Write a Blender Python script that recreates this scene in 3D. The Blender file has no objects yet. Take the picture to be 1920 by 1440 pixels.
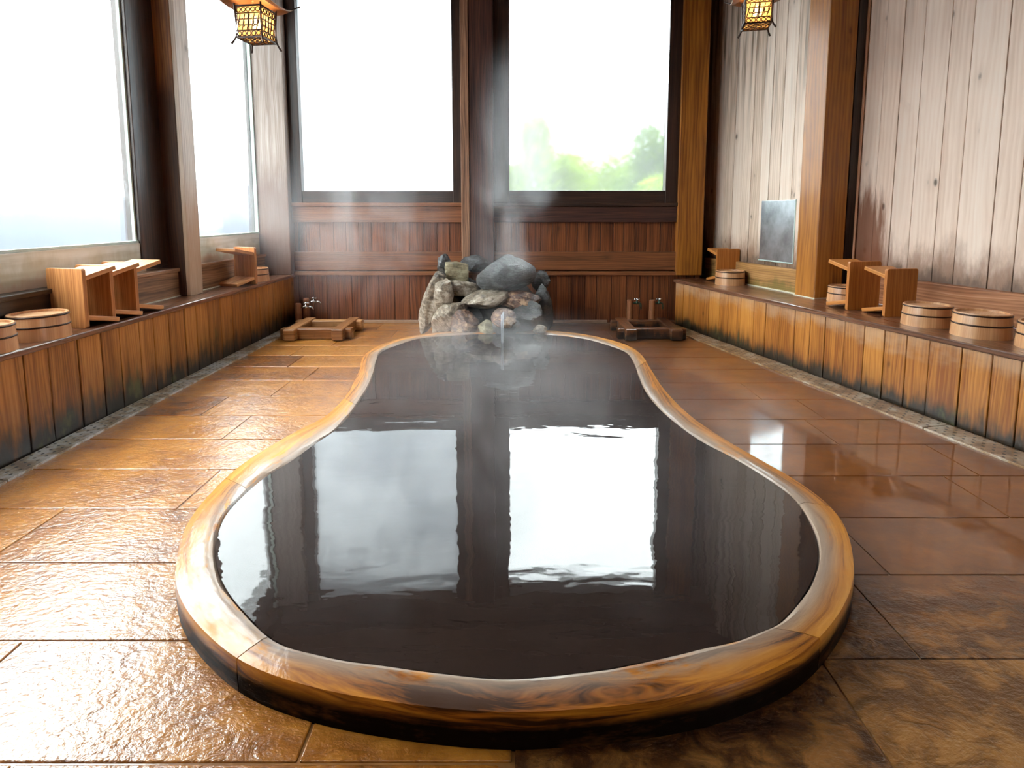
import bpy, bmesh, math, random
from mathutils import Vector, Matrix, noise
random.seed(7)
C = bpy.context.scene.collection
scene = bpy.context.scene

# ------------------------------------------------------------------ camera
F, PXX, PYY = 1080.0, 965.0, 520.0
TH = math.atan(120 / 1080.0)
cam = bpy.data.cameras.new('camera')
co = bpy.data.objects.new('camera', cam); C.objects.link(co)
co.location = (0, 0, 1.06)
co.rotation_euler = (math.pi / 2 - TH, 0, 0)
cam.sensor_fit = 'HORIZONTAL'; cam.sensor_width = 36.0
cam.lens = 36.0 * F / 1920.0
cam.shift_x = (960 - PXX) / 1920.0
cam.shift_y = -(720 - PYY) / 1920.0
cam.clip_start = 0.05
scene.camera = co

# ------------------------------------------------------------------ view, sky, daylight portals
scene.view_settings.view_transform = 'Standard'
scene.view_settings.look = 'None'
scene.view_settings.gamma = 1.0
scene.view_settings.use_curve_mapping = False
scene.view_settings.exposure = 0.75
cy = scene.cycles
cy.use_denoising = True
cy.use_adaptive_sampling = True
cy.adaptive_threshold = .02
cy.adaptive_min_samples = 16
cy.max_bounces = 10
cy.diffuse_bounces = 5
cy.glossy_bounces = 4
cy.transmission_bounces = 6
cy.transparent_max_bounces = 16
cy.volume_bounces = 1
cy.sample_clamp_indirect = 20.0
cy.volume_step_rate = 3.0
cy.volume_max_steps = 32

w = bpy.data.worlds.new('overcast_sky'); scene.world = w
w.use_nodes = True
nt = w.node_tree; nt.nodes.clear()
tc = nt.nodes.new('ShaderNodeTexCoord')
sep = nt.nodes.new('ShaderNodeSeparateXYZ')
mr = nt.nodes.new('ShaderNodeMapRange')
mr.inputs['From Min'].default_value = 0.0; mr.inputs['From Max'].default_value = 0.8
mr.inputs['To Min'].default_value = 4.5; mr.inputs['To Max'].default_value = 14.0
bg = nt.nodes.new('ShaderNodeBackground'); bg.inputs['Color'].default_value = (0.93, 0.97, 1.0, 1)
wo = nt.nodes.new('ShaderNodeOutputWorld')
nt.links.new(tc.outputs['Generated'], sep.inputs[0])
nt.links.new(sep.outputs['Z'], mr.inputs['Value'])
nt.links.new(mr.outputs['Result'], bg.inputs['Strength'])
nt.links.new(bg.outputs[0], wo.inputs[0])

def portal(loc, rot, sx, sy):
    l = bpy.data.lights.new('window_daylight_portal', 'AREA'); l.shape = 'RECTANGLE'; l.size = sx; l.size_y = sy
    l.cycles.is_portal = True
    o = bpy.data.objects.new('window_daylight_portal', l); C.objects.link(o); o.location = loc; o.rotation_euler = rot
H = math.pi / 2
portal((-1.3, 5.66, 2.16), (-H, 0, 0), 1.6, 1.8)
portal((0.69, 5.66, 2.16), (-H, 0, 0), 1.6, 1.8)
portal((-2.52, 2.3, 1.97), (0, -H, 0), 2.2, 2.8)
portal((-2.52, 4.8, 1.97), (0, -H, 0), 2.2, 1.6)

# ------------------------------------------------------------------ material helpers
class M:
    def __init__(s, name):
        s.m = bpy.data.materials.new(name); s.m.use_nodes = True
        s.t = s.m.node_tree; s.t.nodes.clear()
        s.out = s.n('ShaderNodeOutputMaterial')
    def n(s, typ, **kw):
        nd = s.t.nodes.new(typ)
        for k, v in kw.items():
            if k[0] == '_': setattr(nd, k[1:], v)
        return nd
    def l(s, a, b): s.t.links.new(a, b)
    def val(s, inp, v):
        if v is None: return
        if hasattr(v, 'is_output') or isinstance(v, bpy.types.NodeSocket): s.l(v, inp)
        else: inp.default_value = v
    def math(s, op, a, b=None, c=None, clamp=False):
        nd = s.n('ShaderNodeMath'); nd.operation = op; nd.use_clamp = clamp
        s.val(nd.inputs[0], a); s.val(nd.inputs[1], b); s.val(nd.inputs[2], c)
        return nd.outputs[0]
    def mix(s, f, a, b, mode='MIX'):
        nd = s.n('ShaderNodeMix'); nd.data_type = 'RGBA'; nd.blend_type = mode; nd.clamp_factor = True
        s.val(nd.inputs[0], f)
        s.val(nd.inputs[6], a if not isinstance(a, tuple) else (*a, 1) if len(a) == 3 else a)
        s.val(nd.inputs[7], b if not isinstance(b, tuple) else (*b, 1) if len(b) == 3 else b)
        return nd.outputs[2]
    def ramp(s, f, stops, interp='LINEAR'):
        nd = s.n('ShaderNodeValToRGB'); cr = nd.color_ramp; cr.interpolation = interp
        while len(cr.elements) < len(stops): cr.elements.new(0.5)
        for e, (p, c) in zip(cr.elements, stops):
            e.position = p; e.color = (*c, 1) if len(c) == 3 else c
        s.val(nd.inputs[0], f); return nd.outputs[0]
    def rng(s, v, a, b, c=0.0, d=1.0, smooth=True):
        nd = s.n('ShaderNodeMapRange'); nd.interpolation_type = 'SMOOTHSTEP' if smooth else 'LINEAR'
        s.val(nd.inputs[0], v)
        for i, x in zip((1, 2, 3, 4), (a, b, c, d)): s.val(nd.inputs[i], x)
        return nd.outputs[0]
    def mapping(s, vec, scale=(1, 1, 1), loc=(0, 0, 0)):
        nd = s.n('ShaderNodeMapping'); s.l(vec, nd.inputs[0]); nd.inputs['Scale'].default_value = scale; nd.inputs['Location'].default_value = loc
        return nd.outputs[0]
    def noise(s, vec, scale=1.0, detail=3.0, rough=0.5, dist=0.0, out=0):
        nd = s.n('ShaderNodeTexNoise'); s.l(vec, nd.inputs['Vector']); nd.inputs['Scale'].default_value = scale
        nd.inputs['Detail'].default_value = detail; nd.inputs['Roughness'].default_value = rough; nd.inputs['Distortion'].default_value = dist
        return nd.outputs[out]
    def voro(s, vec, scale=1.0, out='Distance', rnd=1.0):
        nd = s.n('ShaderNodeTexVoronoi'); s.l(vec, nd.inputs['Vector']); nd.inputs['Scale'].default_value = scale
        nd.inputs['Randomness'].default_value = rnd
        return nd.outputs[out]
    def uv(s): return s.n('ShaderNodeTexCoord').outputs['UV']
    def obj(s): return s.n('ShaderNodeTexCoord').outputs['Object']
    def pos(s): return s.n('ShaderNodeNewGeometry').outputs['Position']
    def attr(s, name='rnd'):
        nd = s.n('ShaderNodeAttribute'); nd.attribute_name = name; return nd.outputs['Fac']
    def xyz(s, v):
        nd = s.n('ShaderNodeSeparateXYZ'); s.l(v, nd.inputs[0]); return nd.outputs
    def bump(s, h, strength=0.3, dist=0.01, nrm=None):
        nd = s.n('ShaderNodeBump'); nd.inputs['Strength'].default_value = strength; nd.inputs['Distance'].default_value = dist
        s.l(h, nd.inputs['Height'])
        if nrm is not None: s.l(nrm, nd.inputs['Normal'])
        return nd.outputs[0]
    def pbsdf(s, color, rough=0.5, normal=None, metallic=0.0, ior=1.45, coat=0.0, coat_rough=0.05, spec=0.5, coat_n=None):
        p = s.n('ShaderNodeBsdfPrincipled')
        s.val(p.inputs['Base Color'], (*color, 1) if isinstance(color, tuple) and len(color) == 3 else color)
        s.val(p.inputs['Roughness'], rough); p.inputs['Metallic'].default_value = metallic
        p.inputs['IOR'].default_value = ior
        s.val(p.inputs['Specular IOR Level'], spec)
        s.val(p.inputs['Coat Weight'], coat); s.val(p.inputs['Coat Roughness'], coat_rough)
        if normal is not None: s.l(normal, p.inputs['Normal'])
        if coat_n is not None: s.l(coat_n, p.inputs['Coat Normal'])
        return p
    def done(s, sh):
        s.l(sh.outputs[0] if hasattr(sh, 'outputs') else sh, s.out.inputs['Surface']); return s.m

def simple(name, color, rough=0.5, metallic=0.0, coat=0.0, coat_rough=.05):
    m = M(name)
    n = m.noise(m.obj(), 30, 3)
    c = m.mix(m.rng(n, .3, .7, 0, .25), color, tuple(x * .6 for x in color))
    return m.done(m.pbsdf(c, rough, metallic=metallic, coat=coat, coat_rough=coat_rough))

def wood(name, dark, mid, light, rough=0.5, knots=0.6, var=0.35, grime=None, bleach=None, coat=0.0, coat_rough=0.15, kth=.56,
         stain=None, grain=1.0, bumpy=0.35, blotch=None, streak=None):
    """u runs with the grain in metres, v across it; every board has its own rnd"""
    m = M(name)
    uv = m.uv(); r = m.attr('rnd'); P = m.pos(); px = m.xyz(P)
    warp = m.noise(m.mapping(uv, (0.9, 5.0, 1)), 1.0, 2, out=1)
    wv = m.n('ShaderNodeVectorMath'); wv.operation = 'MULTIPLY_ADD'
    m.l(warp, wv.inputs[0]); wv.inputs[1].default_value = (0.0, 0.10, 0.0); m.l(uv, wv.inputs[2])
    v2 = wv.outputs[0]
    g1 = m.noise(m.mapping(v2, (1.1, 26 * grain, 1)), 1.0, 4, 0.6)
    g2 = m.noise(m.mapping(v2, (4.0, 150 * grain, 1)), 1.0, 2, 0.5)
    s = m.n('ShaderNodeSeparateXYZ'); m.l(v2, s.inputs[0])
    ring = m.math('SINE', m.math('MULTIPLY', m.math('ADD', s.outputs[1], m.math('MULTIPLY', g1, 0.05)), 330 * grain))
    f = m.math('ADD', m.math('MULTIPLY', g1, 0.75), m.math('MULTIPLY', ring, 0.07))
    f = m.math('ADD', f, m.math('MULTIPLY', m.math('SUBTRACT', g2, 0.5), 0.25))
    f = m.math('ADD', f, m.math('MULTIPLY', m.math('SUBTRACT', r, 0.5), var))
    col = m.ramp(f, [(0.2, dark), (0.42, mid), (0.68, light)])
    if knots > 0:
        kd = m.voro(m.mapping(v2, (4.6, 8.0, 1)), 1.0)
        kr = m.noise(m.mapping(uv, (1.7, 5.1, 1)), 1.0, 0)
        kk = m.math('MULTIPLY', m.rng(kd, 0.05, 0.16, 1, 0), m.rng(kr, kth, kth + .05))
        halo = m.math('MULTIPLY', m.rng(kd, 0.06, 0.45, 1, 0), m.rng(kr, kth, kth + .05))
        col = m.mix(m.math('MULTIPLY', halo, 0.35), col, tuple(x * .8 for x in dark))
        col = m.mix(m.math('MULTIPLY', kk, knots), col, tuple(x * .22 for x in dark))
    rgh = m.math('ADD', m.math('MULTIPLY', g2, 0.2), rough - 0.1)
    if streak:   # vertical soot / water streaks from the top: (z0,z1,color)
        z0, z1, sc = streak
        sn = m.noise(m.mapping(uv, (0.8, 16, 1)), 1.0, 3, 0.6)
        k = m.math('MULTIPLY', m.rng(px[2], z0, z1), m.rng(sn, 0.42, 0.68))
        col = m.mix(k, col, sc)
    if bleach:   # pale dry tops of the boards: (z0,z1,color,amount)
        z0, z1, bc, am = bleach
        bn = m.noise(m.mapping(P, (5, 5, 9)), 1.0, 3, 0.6)
        k = m.rng(m.math('ADD', px[2], m.math('MULTIPLY', m.math('SUBTRACT', bn, 0.5), 0.28)), z0, z1)
        col = m.mix(m.math('MULTIPLY', k, am), col, bc)
    if stain:    # wet brown patches rising from the lower end: list of (z0,z1,color,amount,scale)
        for (z0, z1, sc, am, ss) in stain:
            sn = m.noise(m.mapping(P, (ss, ss, ss * 0.35)), 1.0, 5, 0.65)
            k = m.rng(m.math('SUBTRACT', px[2], m.math('MULTIPLY', m.math('SUBTRACT', sn, 0.45), 1.3 * (z1 - z0) + .25)), z0, z1, 1, 0)
            col = m.mix(m.math('MULTIPLY', k, am), col, sc)
    if blotch:   # one tinted patch: (centre, radii, color)
        for (cx_, rr, bc) in blotch:
            nd = m.n('ShaderNodeVectorMath'); nd.operation = 'SUBTRACT'; m.l(P, nd.inputs[0]); nd.inputs[1].default_value = cx_
            n2 = m.n('ShaderNodeVectorMath'); n2.operation = 'DIVIDE'; m.l(nd.outputs[0], n2.inputs[0]); n2.inputs[1].default_value = rr
            ln = m.n('ShaderNodeVectorMath'); ln.operation = 'LENGTH'; m.l(n2.outputs[0], ln.inputs[0])
            sn = m.noise(m.mapping(uv, (3, 24, 1)), 1.0, 4, 0.6)
            k = m.rng(m.math('ADD', ln.outputs['Value'], m.math('MULTIPLY', m.math('SUBTRACT', sn, 0.5), 1.3)), 0.55, 1.1, 1, 0)
            col = m.mix(m.math('MULTIPLY', k, .9), col, bc)
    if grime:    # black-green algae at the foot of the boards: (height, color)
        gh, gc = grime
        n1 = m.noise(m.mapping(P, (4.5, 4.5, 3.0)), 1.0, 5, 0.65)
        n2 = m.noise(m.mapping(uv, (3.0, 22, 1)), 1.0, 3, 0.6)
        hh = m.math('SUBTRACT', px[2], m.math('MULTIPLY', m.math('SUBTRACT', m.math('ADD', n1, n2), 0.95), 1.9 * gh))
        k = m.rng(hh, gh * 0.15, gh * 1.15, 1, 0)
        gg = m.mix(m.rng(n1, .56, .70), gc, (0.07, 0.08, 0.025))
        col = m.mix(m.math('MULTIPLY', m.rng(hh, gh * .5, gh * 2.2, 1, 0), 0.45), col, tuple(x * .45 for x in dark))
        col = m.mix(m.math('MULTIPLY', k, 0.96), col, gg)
    b = m.bump(m.math('ADD', g1, m.math('MULTIPLY', g2, 0.5)), bumpy, 0.002)
    return m.done(m.pbsdf(col, rgh, b, coat=coat, coat_rough=coat_rough))

# woods
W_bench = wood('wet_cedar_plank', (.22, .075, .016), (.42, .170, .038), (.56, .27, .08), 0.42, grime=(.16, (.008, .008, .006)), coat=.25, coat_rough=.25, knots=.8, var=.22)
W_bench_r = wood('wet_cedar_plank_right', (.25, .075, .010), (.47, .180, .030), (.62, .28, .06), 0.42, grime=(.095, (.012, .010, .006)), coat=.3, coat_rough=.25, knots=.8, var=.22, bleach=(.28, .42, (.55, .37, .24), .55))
W_ledge = wood('wet_ledge_board', (.09, .035, .018), (.20, .085, .045), (.33, .16, .09), 0.3, knots=.3, coat=.6, coat_rough=.12)
W_back = wood('back_wall_cedar', (.07, .020, .007), (.20, .058, .018), (.33, .11, .036), 0.5, knots=.4, var=.12, coat=.15)
W_band = wood('back_wall_rail', (.09, .030, .012), (.22, .075, .027), (.33, .125, .045), 0.5, knots=.5, coat=.15)
W_dark = wood('dark_window_post', (.03, .014, .012), (.085, .035, .026), (.19, .075, .04), 0.45, knots=.4, coat=.2)
W_left = wood('left_dark_post', (.12, .04, .018), (.34, .135, .045), (.52, .23, .07), 0.45, knots=.5, stain=[(1.7, 2.1, (.022, .014, .014), .8, 3.0)])
W_frame = wood('dark_window_frame', (.018, .011, .009), (.05, .026, .018), (.10, .048, .03), 0.4, knots=.2, coat=.2)
W_strip = wood('worn_pale_strip', (.10, .05, .03), (.32, .16, .09), (.55, .33, .20), 0.6, knots=.7)
W_orange = wood('orange_cedar_post', (.22, .066, .007), (.41, .15, .018), (.52, .22, .035), 0.45, knots=.5, var=.3, coat=.2, grain=.6)
W_greypost = wood('silvery_corner_post', (.22, .16, .13), (.36, .29, .25), (.48, .41, .37), 0.5, knots=.2, stain=[(1.1, 1.7, (.12, .045, .02), .85, 2.5)])
W_litside = wood('window_lit_wood', (.46, .36, .29), (.66, .55, .46), (.78, .69, .61), .55, knots=.5, var=.1, stain=[(.9, 1.35, (.42, .24, .12), .7, 3.0)])  # paler than the shaft: window light painted into this face
W_pale = wood('bleached_wall_board', (.58, .43, .32), (.78, .62, .50), (.84, .71, .60), 0.6, knots=.9, var=.3, grain=.7,
              stain=[(.62, .92, (.20, .09, .04), .8, 7.0), (.60, .70, (.07, .045, .03), .6, 11.0)], streak=(1.5, 2.6, (.17, .11, .065)))
W_pale_b = wood('bleached_wall_board_near', (.74, .54, .42), (.85, .66, .54), (.90, .74, .63), 0.6, kth=.50, knots=1.0, var=.22, grain=.55,
              stain=[(.62, .90, (.20, .085, .04), .8, 6.0), (.60, .70, (.07, .045, .03), .6, 11.0)], streak=(2.1, 3.0, (.25, .16, .11)),
              blotch=[((2.53, 4.17, .80), (.14, .22, .52), (.20, .06, .02))])  # soaked brown patch beside the orange post
W_sill = wood('mossy_bleached_board', (.60, .57, .47), (.76, .75, .68), (.86, .86, .82), 0.55, knots=.1, grain=.4, stain=[(.72, .84, (.36, .30, .12), .5, 4.0), (.68, .73, (.50, .30, .20), .6, 4.0)])
W_step = wood('step_board', (.13, .06, .03), (.30, .15, .075), (.48, .27, .15), 0.45, knots=.5, coat=.2, blotch=[((-2.37, 2.6, .55), (.2, 1.05, .6), (.014, .009, .007))])  # near-black patch towards the camera end of the step
W_rboard = wood('mossy_orange_board', (.20, .10, .035), (.44, .22, .07), (.60, .36, .17), 0.5, knots=.5, stain=[(.44, .52, (.16, .13, .03), .7, 6.0)])
W_redboard = wood('red_brown_board', (.20, .065, .022), (.42, .17, .07), (.60, .31, .19), 0.5, knots=.7)
W_stool = wood('pale_cypress', (.38, .14, .04), (.58, .25, .085), (.72, .38, .16), 0.45, knots=.0, var=.3, grain=1.3, bumpy=.1)
W_stool_r = wood('orange_cypress', (.36, .11, .018), (.52, .19, .038), (.64, .29, .075), 0.45, knots=.0, var=.3, grain=1.3, bumpy=.1)
W_bucket = wood('bucket_stave', (.48, .22, .095), (.58, .30, .14), (.68, .39, .20), 0.4, knots=.0, var=.35, grain=1.5, bumpy=.1, coat=.2)
W_well = wood('well_timber', (.20, .075, .022), (.40, .175, .06), (.60, .33, .14), 0.42, knots=.2, coat=.3, stain=[(-.12, .0, (.02, .012, .008), .95, 9.0)])
W_well_d = wood('dark_well_timber', (.06, .022, .010), (.18, .065, .022), (.30, .12, .045), 0.35, knots=.2, coat=.5, stain=[(.02, .08, (.010, .008, .006), .95, 9.0)])
W_ceil = wood('ceiling_board', (.05, .022, .012), (.12, .05, .024), (.2, .09, .04), 0.6, knots=.3)
W_postfaucet = wood('peeled_log_post', (.16, .055, .02), (.30, .11, .045), (.45, .20, .09), 0.4, knots=.2, coat=.3)

def rim_mat():
    m = M('wet_log_curb'); uv = m.uv(); P = m.pos(); px = m.xyz(P); r = m.attr('rnd')
    wv = m.noise(m.mapping(uv, (1.2, 5, 1)), 1.0, 3, out=1)
    a = m.n('ShaderNodeVectorMath'); a.operation = 'MULTIPLY_ADD'; m.l(wv, a.inputs[0]); a.inputs[1].default_value = (0, .18, 0); m.l(uv, a.inputs[2])
    g = m.noise(m.mapping(a.outputs[0], (2.0, 34, 1)), 1.0, 5, .65)
    g2 = m.noise(m.mapping(uv, (3, 9, 1)), 1.0, 5, .7)
    f = m.math('ADD', g, m.math('MULTIPLY', m.math('SUBTRACT', r, .5), .25))
    col = m.ramp(f, [(.27, (.05, .015, .003)), (.34, (.30, .09, .008)), (.44, (.55, .20, .016)), (.70, (.72, .32, .045))])
    # scoured grey-pink lip next to the water
    lip = m.math('MULTIPLY', m.attr('lip'), m.rng(g2, .33, .47))
    col = m.mix(m.math('MULTIPLY', lip, .9), col, m.mix(g, (.16, .10, .07), (.46, .38, .31)))
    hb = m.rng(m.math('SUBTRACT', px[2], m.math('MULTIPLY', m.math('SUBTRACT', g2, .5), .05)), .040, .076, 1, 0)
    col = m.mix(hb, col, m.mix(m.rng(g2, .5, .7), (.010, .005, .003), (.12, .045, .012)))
    n1 = m.noise(P, 60, 4, .6)
    b = m.bump(m.math('ADD', m.math('MULTIPLY', g, .5), m.math('MULTIPLY', g2, 1.0)), .35, .006)
    b2 = m.bump(m.math('ADD', m.math('MULTIPLY', n1, .5), g2), .35, .006)
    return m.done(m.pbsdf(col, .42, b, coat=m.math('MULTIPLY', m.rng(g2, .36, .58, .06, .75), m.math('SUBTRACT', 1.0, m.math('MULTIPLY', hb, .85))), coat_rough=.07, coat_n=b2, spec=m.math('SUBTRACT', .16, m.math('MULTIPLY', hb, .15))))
W_rim = rim_mat()

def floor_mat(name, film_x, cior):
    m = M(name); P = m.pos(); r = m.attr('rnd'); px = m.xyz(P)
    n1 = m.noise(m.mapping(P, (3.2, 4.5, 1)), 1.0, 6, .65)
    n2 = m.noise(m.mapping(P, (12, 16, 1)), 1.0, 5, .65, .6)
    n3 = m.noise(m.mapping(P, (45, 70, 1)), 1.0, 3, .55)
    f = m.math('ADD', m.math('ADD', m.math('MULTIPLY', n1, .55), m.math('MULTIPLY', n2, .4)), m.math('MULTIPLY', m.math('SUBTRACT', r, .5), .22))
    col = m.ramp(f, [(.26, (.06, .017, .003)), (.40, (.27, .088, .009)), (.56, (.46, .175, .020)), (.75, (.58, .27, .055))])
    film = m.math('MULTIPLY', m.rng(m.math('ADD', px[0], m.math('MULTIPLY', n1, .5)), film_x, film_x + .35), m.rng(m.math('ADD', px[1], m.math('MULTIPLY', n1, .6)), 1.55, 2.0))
    col = m.mix(m.math('MULTIPLY', m.rng(px[0], -.02, .0), .80), col, m.mix(m.rng(m.math('ADD', m.math('MULTIPLY', n2, .6), m.math('MULTIPLY', n1, .4)), .44, .60), (.022, .008, .003), (.20, .088, .022)))  # right half's colour holds the dimmer light there besides its brown mottle
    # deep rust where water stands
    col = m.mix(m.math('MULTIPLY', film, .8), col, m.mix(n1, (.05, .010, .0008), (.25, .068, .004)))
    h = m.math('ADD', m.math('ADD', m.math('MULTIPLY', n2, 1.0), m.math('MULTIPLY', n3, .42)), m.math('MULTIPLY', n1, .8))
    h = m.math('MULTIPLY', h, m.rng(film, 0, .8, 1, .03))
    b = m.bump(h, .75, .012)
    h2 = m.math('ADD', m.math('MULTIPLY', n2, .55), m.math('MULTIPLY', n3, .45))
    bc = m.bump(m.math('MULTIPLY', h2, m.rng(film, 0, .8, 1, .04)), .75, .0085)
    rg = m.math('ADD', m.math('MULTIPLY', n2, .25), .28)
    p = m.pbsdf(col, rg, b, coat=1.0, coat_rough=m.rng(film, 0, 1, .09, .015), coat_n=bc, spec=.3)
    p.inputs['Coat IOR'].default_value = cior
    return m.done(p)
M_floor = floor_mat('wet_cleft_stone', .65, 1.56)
M_floor_r = floor_mat('flooded_shaded_stone', .65, 1.36)

def grout_mat():
    m = M('wet_mortar'); P = m.pos(); n = m.noise(P, 30, 4)
    return m.done(m.pbsdf(m.mix(n, (.16, .06, .015), (.34, .16, .05)), .3, m.bump(n, .3, .004), coat=1., coat_rough=.08))
M_grout = grout_mat()

def drain_mat(name, st):
    m = M(name); P = m.pos(); uv = m.uv()
    n = m.noise(m.mapping(P, (7, 7, 7)), 1.0, 5, .7)
    col = m.ramp(n, st)
    s = m.xyz(uv)
    u = m.math('DIVIDE', s[0], .045); v = m.math('DIVIDE', s[1], .034)
    row = m.math('FLOOR', v)
    u2 = m.math('ADD', u, m.math('MULTIPLY', m.math('MODULO', row, 2.0), .5))
    du = m.math('MULTIPLY', m.math('SUBTRACT', m.math('FRACT', u2), .5), .045)
    dv = m.math('MULTIPLY', m.math('SUBTRACT', m.math('FRACT', v), .5), .034)
    d = m.math('SQRT', m.math('ADD', m.math('MULTIPLY', du, du), m.math('MULTIPLY', dv, dv)))
    hole = m.rng(d, .0055, .0075, 1, 0)
    col = m.mix(hole, col, (.02, .012, .008))
    h = m.math('SUBTRACT', m.math('MULTIPLY', n, .4), hole)
    b = m.bump(h, .6, .004)
    return m.done(m.pbsdf(col, .35, b, coat=.8, coat_rough=.12, coat_n=b))
M_drain = drain_mat('perforated_drain_slab', [(.38, (.20, .11, .045)), (.47, (.38, .29, .18)), (.56, (.56, .54, .50))])
M_drain_r = drain_mat('rusty_drain_slab', [(.36, (.12, .05, .015)), (.50, (.28, .16, .07)), (.66, (.44, .37, .29))])

def water_mat():
    m = M('murky_spring_water'); P = m.pos()
    n1 = m.noise(m.mapping(P, (2.0, 5.0, 1)), 1.0, 2, .5, .4)
    n2 = m.noise(m.mapping(P, (9, 22, 1)), 1.0, 2, .5, .2)
    px = m.xyz(P)
    fall = m.n('ShaderNodeVectorMath'); fall.operation = 'DISTANCE'; m.l(P, fall.inputs[0]); fall.inputs[1].default_value = (-.088, 4.2, .105)
    ring = m.math('MULTIPLY', m.math('SINE', m.math('MULTIPLY', fall.outputs['Value'], 70)), m.rng(fall.outputs['Value'], 0, .9, .5, 0))
    h = m.math('ADD', m.math('ADD', m.math('MULTIPLY', n1, 1.0), m.math('MULTIPLY', n2, .16)), m.math('MULTIPLY', ring, .12))
    b = m.bump(h, .22, .008)
    c = m.mix(m.noise(m.mapping(P, (1.5, 1.5, 1)), 1.0, 3), (.016, .010, .009), (.028, .017, .013))
    return m.done(m.pbsdf(c, .015, b, ior=1.48, spec=.5))
M_water = water_mat()

def rock_mat(name, dark, mid, light, wet):
    m = M(name); O = m.obj(); P = m.pos()
    n1 = m.noise(m.mapping(O, (1.0, 1.0, 1.0)), 5.0, 7, .68, .5)
    n2 = m.noise(m.mapping(O, (1, 1, 3.4)), 14.0, 5, .65, .8)
    n3 = m.noise(O, 60, 4, .6)
    v = m.voro(O, 9.0)
    f = m.math('ADD', m.math('ADD', m.math('MULTIPLY', n1, .6), m.math('MULTIPLY', n2, .3)), m.math('MULTIPLY', n3, .12))
    col = m.ramp(f, [(.40, dark), (.50, mid), (.60, light)])
    h = m.math('ADD', m.math('ADD', m.math('MULTIPLY', n1, 1.0), m.math('MULTIPLY', n2, .7)), m.math('ADD', m.math('MULTIPLY', n3, .12), m.math('MULTIPLY', v, .3)))
    b = m.bump(h, .8, .03)
    return m.done(m.pbsdf(col, m.math('ADD', m.math('MULTIPLY', n2, .3), .35), b, coat=wet, coat_rough=.12, coat_n=b))
R_tan = rock_mat('tan_grey_rock', (.04, .028, .02), (.27, .21, .15), (.60, .52, .43), .2)
R_yel = rock_mat('mossy_block_rock', (.08, .065, .035), (.26, .21, .12), (.46, .40, .26), .1)
R_grey = rock_mat('wet_dark_grey_rock', (.004, .005, .005), (.020, .022, .024), (.12, .13, .14), 1.0)
R_blk = rock_mat('blackened_wet_rock', (.003, .003, .003), (.012, .010, .009), (.07, .05, .04), .8)
R_rust = rock_mat('rust_stained_rock', (.02, .009, .006), (.12, .042, .018), (.52, .32, .18), 1.0)

def glass(name, veil, drop_z=None, blur=0.0, brough=.22):
    m = M(name); P = m.pos(); px = m.xyz(P)
    n = m.noise(m.mapping(P, (1.2, 1.2, .7)), 1.0, 4, .6)
    f = m.math('MULTIPLY', m.rng(n, .3, .7, .75, 1.2), veil)
    if drop_z:
        d = m.noise(m.mapping(P, (38, 38, 26)), 1.0, 4, .75)
        n4 = m.noise(m.mapping(P, (3, 3, 2)), 1.0, 3, .6)
        band = m.math('MULTIPLY', m.rng(m.math('ADD', px[2], m.math('MULTIPLY', n4, .3)), drop_z - .02, drop_z + .10), m.rng(m.math('ADD', px[2], m.math('MULTIPLY', n4, .3)), drop_z + .14, drop_z + .42, 1, 0))
        clear = m.math('MULTIPLY', band, m.rng(d, .48, .58))
        f = m.math('ADD', f, m.math('MULTIPLY', clear, .07))
    tr = m.n('ShaderNodeBsdfTransparent'); tr.inputs[0].default_value = (.94, .97, .96, 1)
    tl = m.n('ShaderNodeBsdfTranslucent'); tl.inputs[0].default_value = (.86, .91, .94, 1)
    df = m.n('ShaderNodeBsdfDiffuse'); df.inputs[0].default_value = (.7, .75, .78, 1)
    mx0 = m.n('ShaderNodeMixShader'); mx0.inputs[0].default_value = .25; m.l(tl.outputs[0], mx0.inputs[1]); m.l(df.outputs[0], mx0.inputs[2])
    if blur:
        rf = m.n('ShaderNodeBsdfRefraction'); rf.inputs['Color'].default_value = (.94, .97, .96, 1); rf.inputs['Roughness'].default_value = brough; rf.inputs['IOR'].default_value = 1.12
        mb = m.n('ShaderNodeMixShader'); mb.inputs[0].default_value = blur; m.l(tr.outputs[0], mb.inputs[1]); m.l(rf.outputs[0], mb.inputs[2]); tr = mb
    mx = m.n('ShaderNodeMixShader'); m.l(f, mx.inputs[0]); m.l(tr.outputs[0], mx.inputs[1]); m.l(mx0.outputs[0], mx.inputs[2])
    gl = m.n('ShaderNodeBsdfGlossy'); gl.inputs['Roughness'].default_value = .08
    fr = m.n('ShaderNodeFresnel'); fr.inputs[0].default_value = 1.3
    bf = m.n('ShaderNodeNewGeometry').outputs['Backfacing']
    ff = m.math('MULTIPLY', fr.outputs[0], m.math('SUBTRACT', 1.0, bf))
    mx2 = m.n('ShaderNodeMixShader'); m.l(ff, mx2.inputs[0]); m.l(mx.outputs[0], mx2.inputs[1]); m.l(gl.outputs[0], mx2.inputs[2])
    return m.done(mx2)
G_back_l = glass('misted_glass_back_left', .75, blur=.6)
G_back_r = glass('misted_glass_back_right', .07, blur=.75)
G_left = glass('misted_glass_left', .022, 1.18, blur=.5, brough=.11)
G_left2 = glass('misted_glass_left_far', .03, 1.10, blur=.5, brough=.11)

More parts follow.
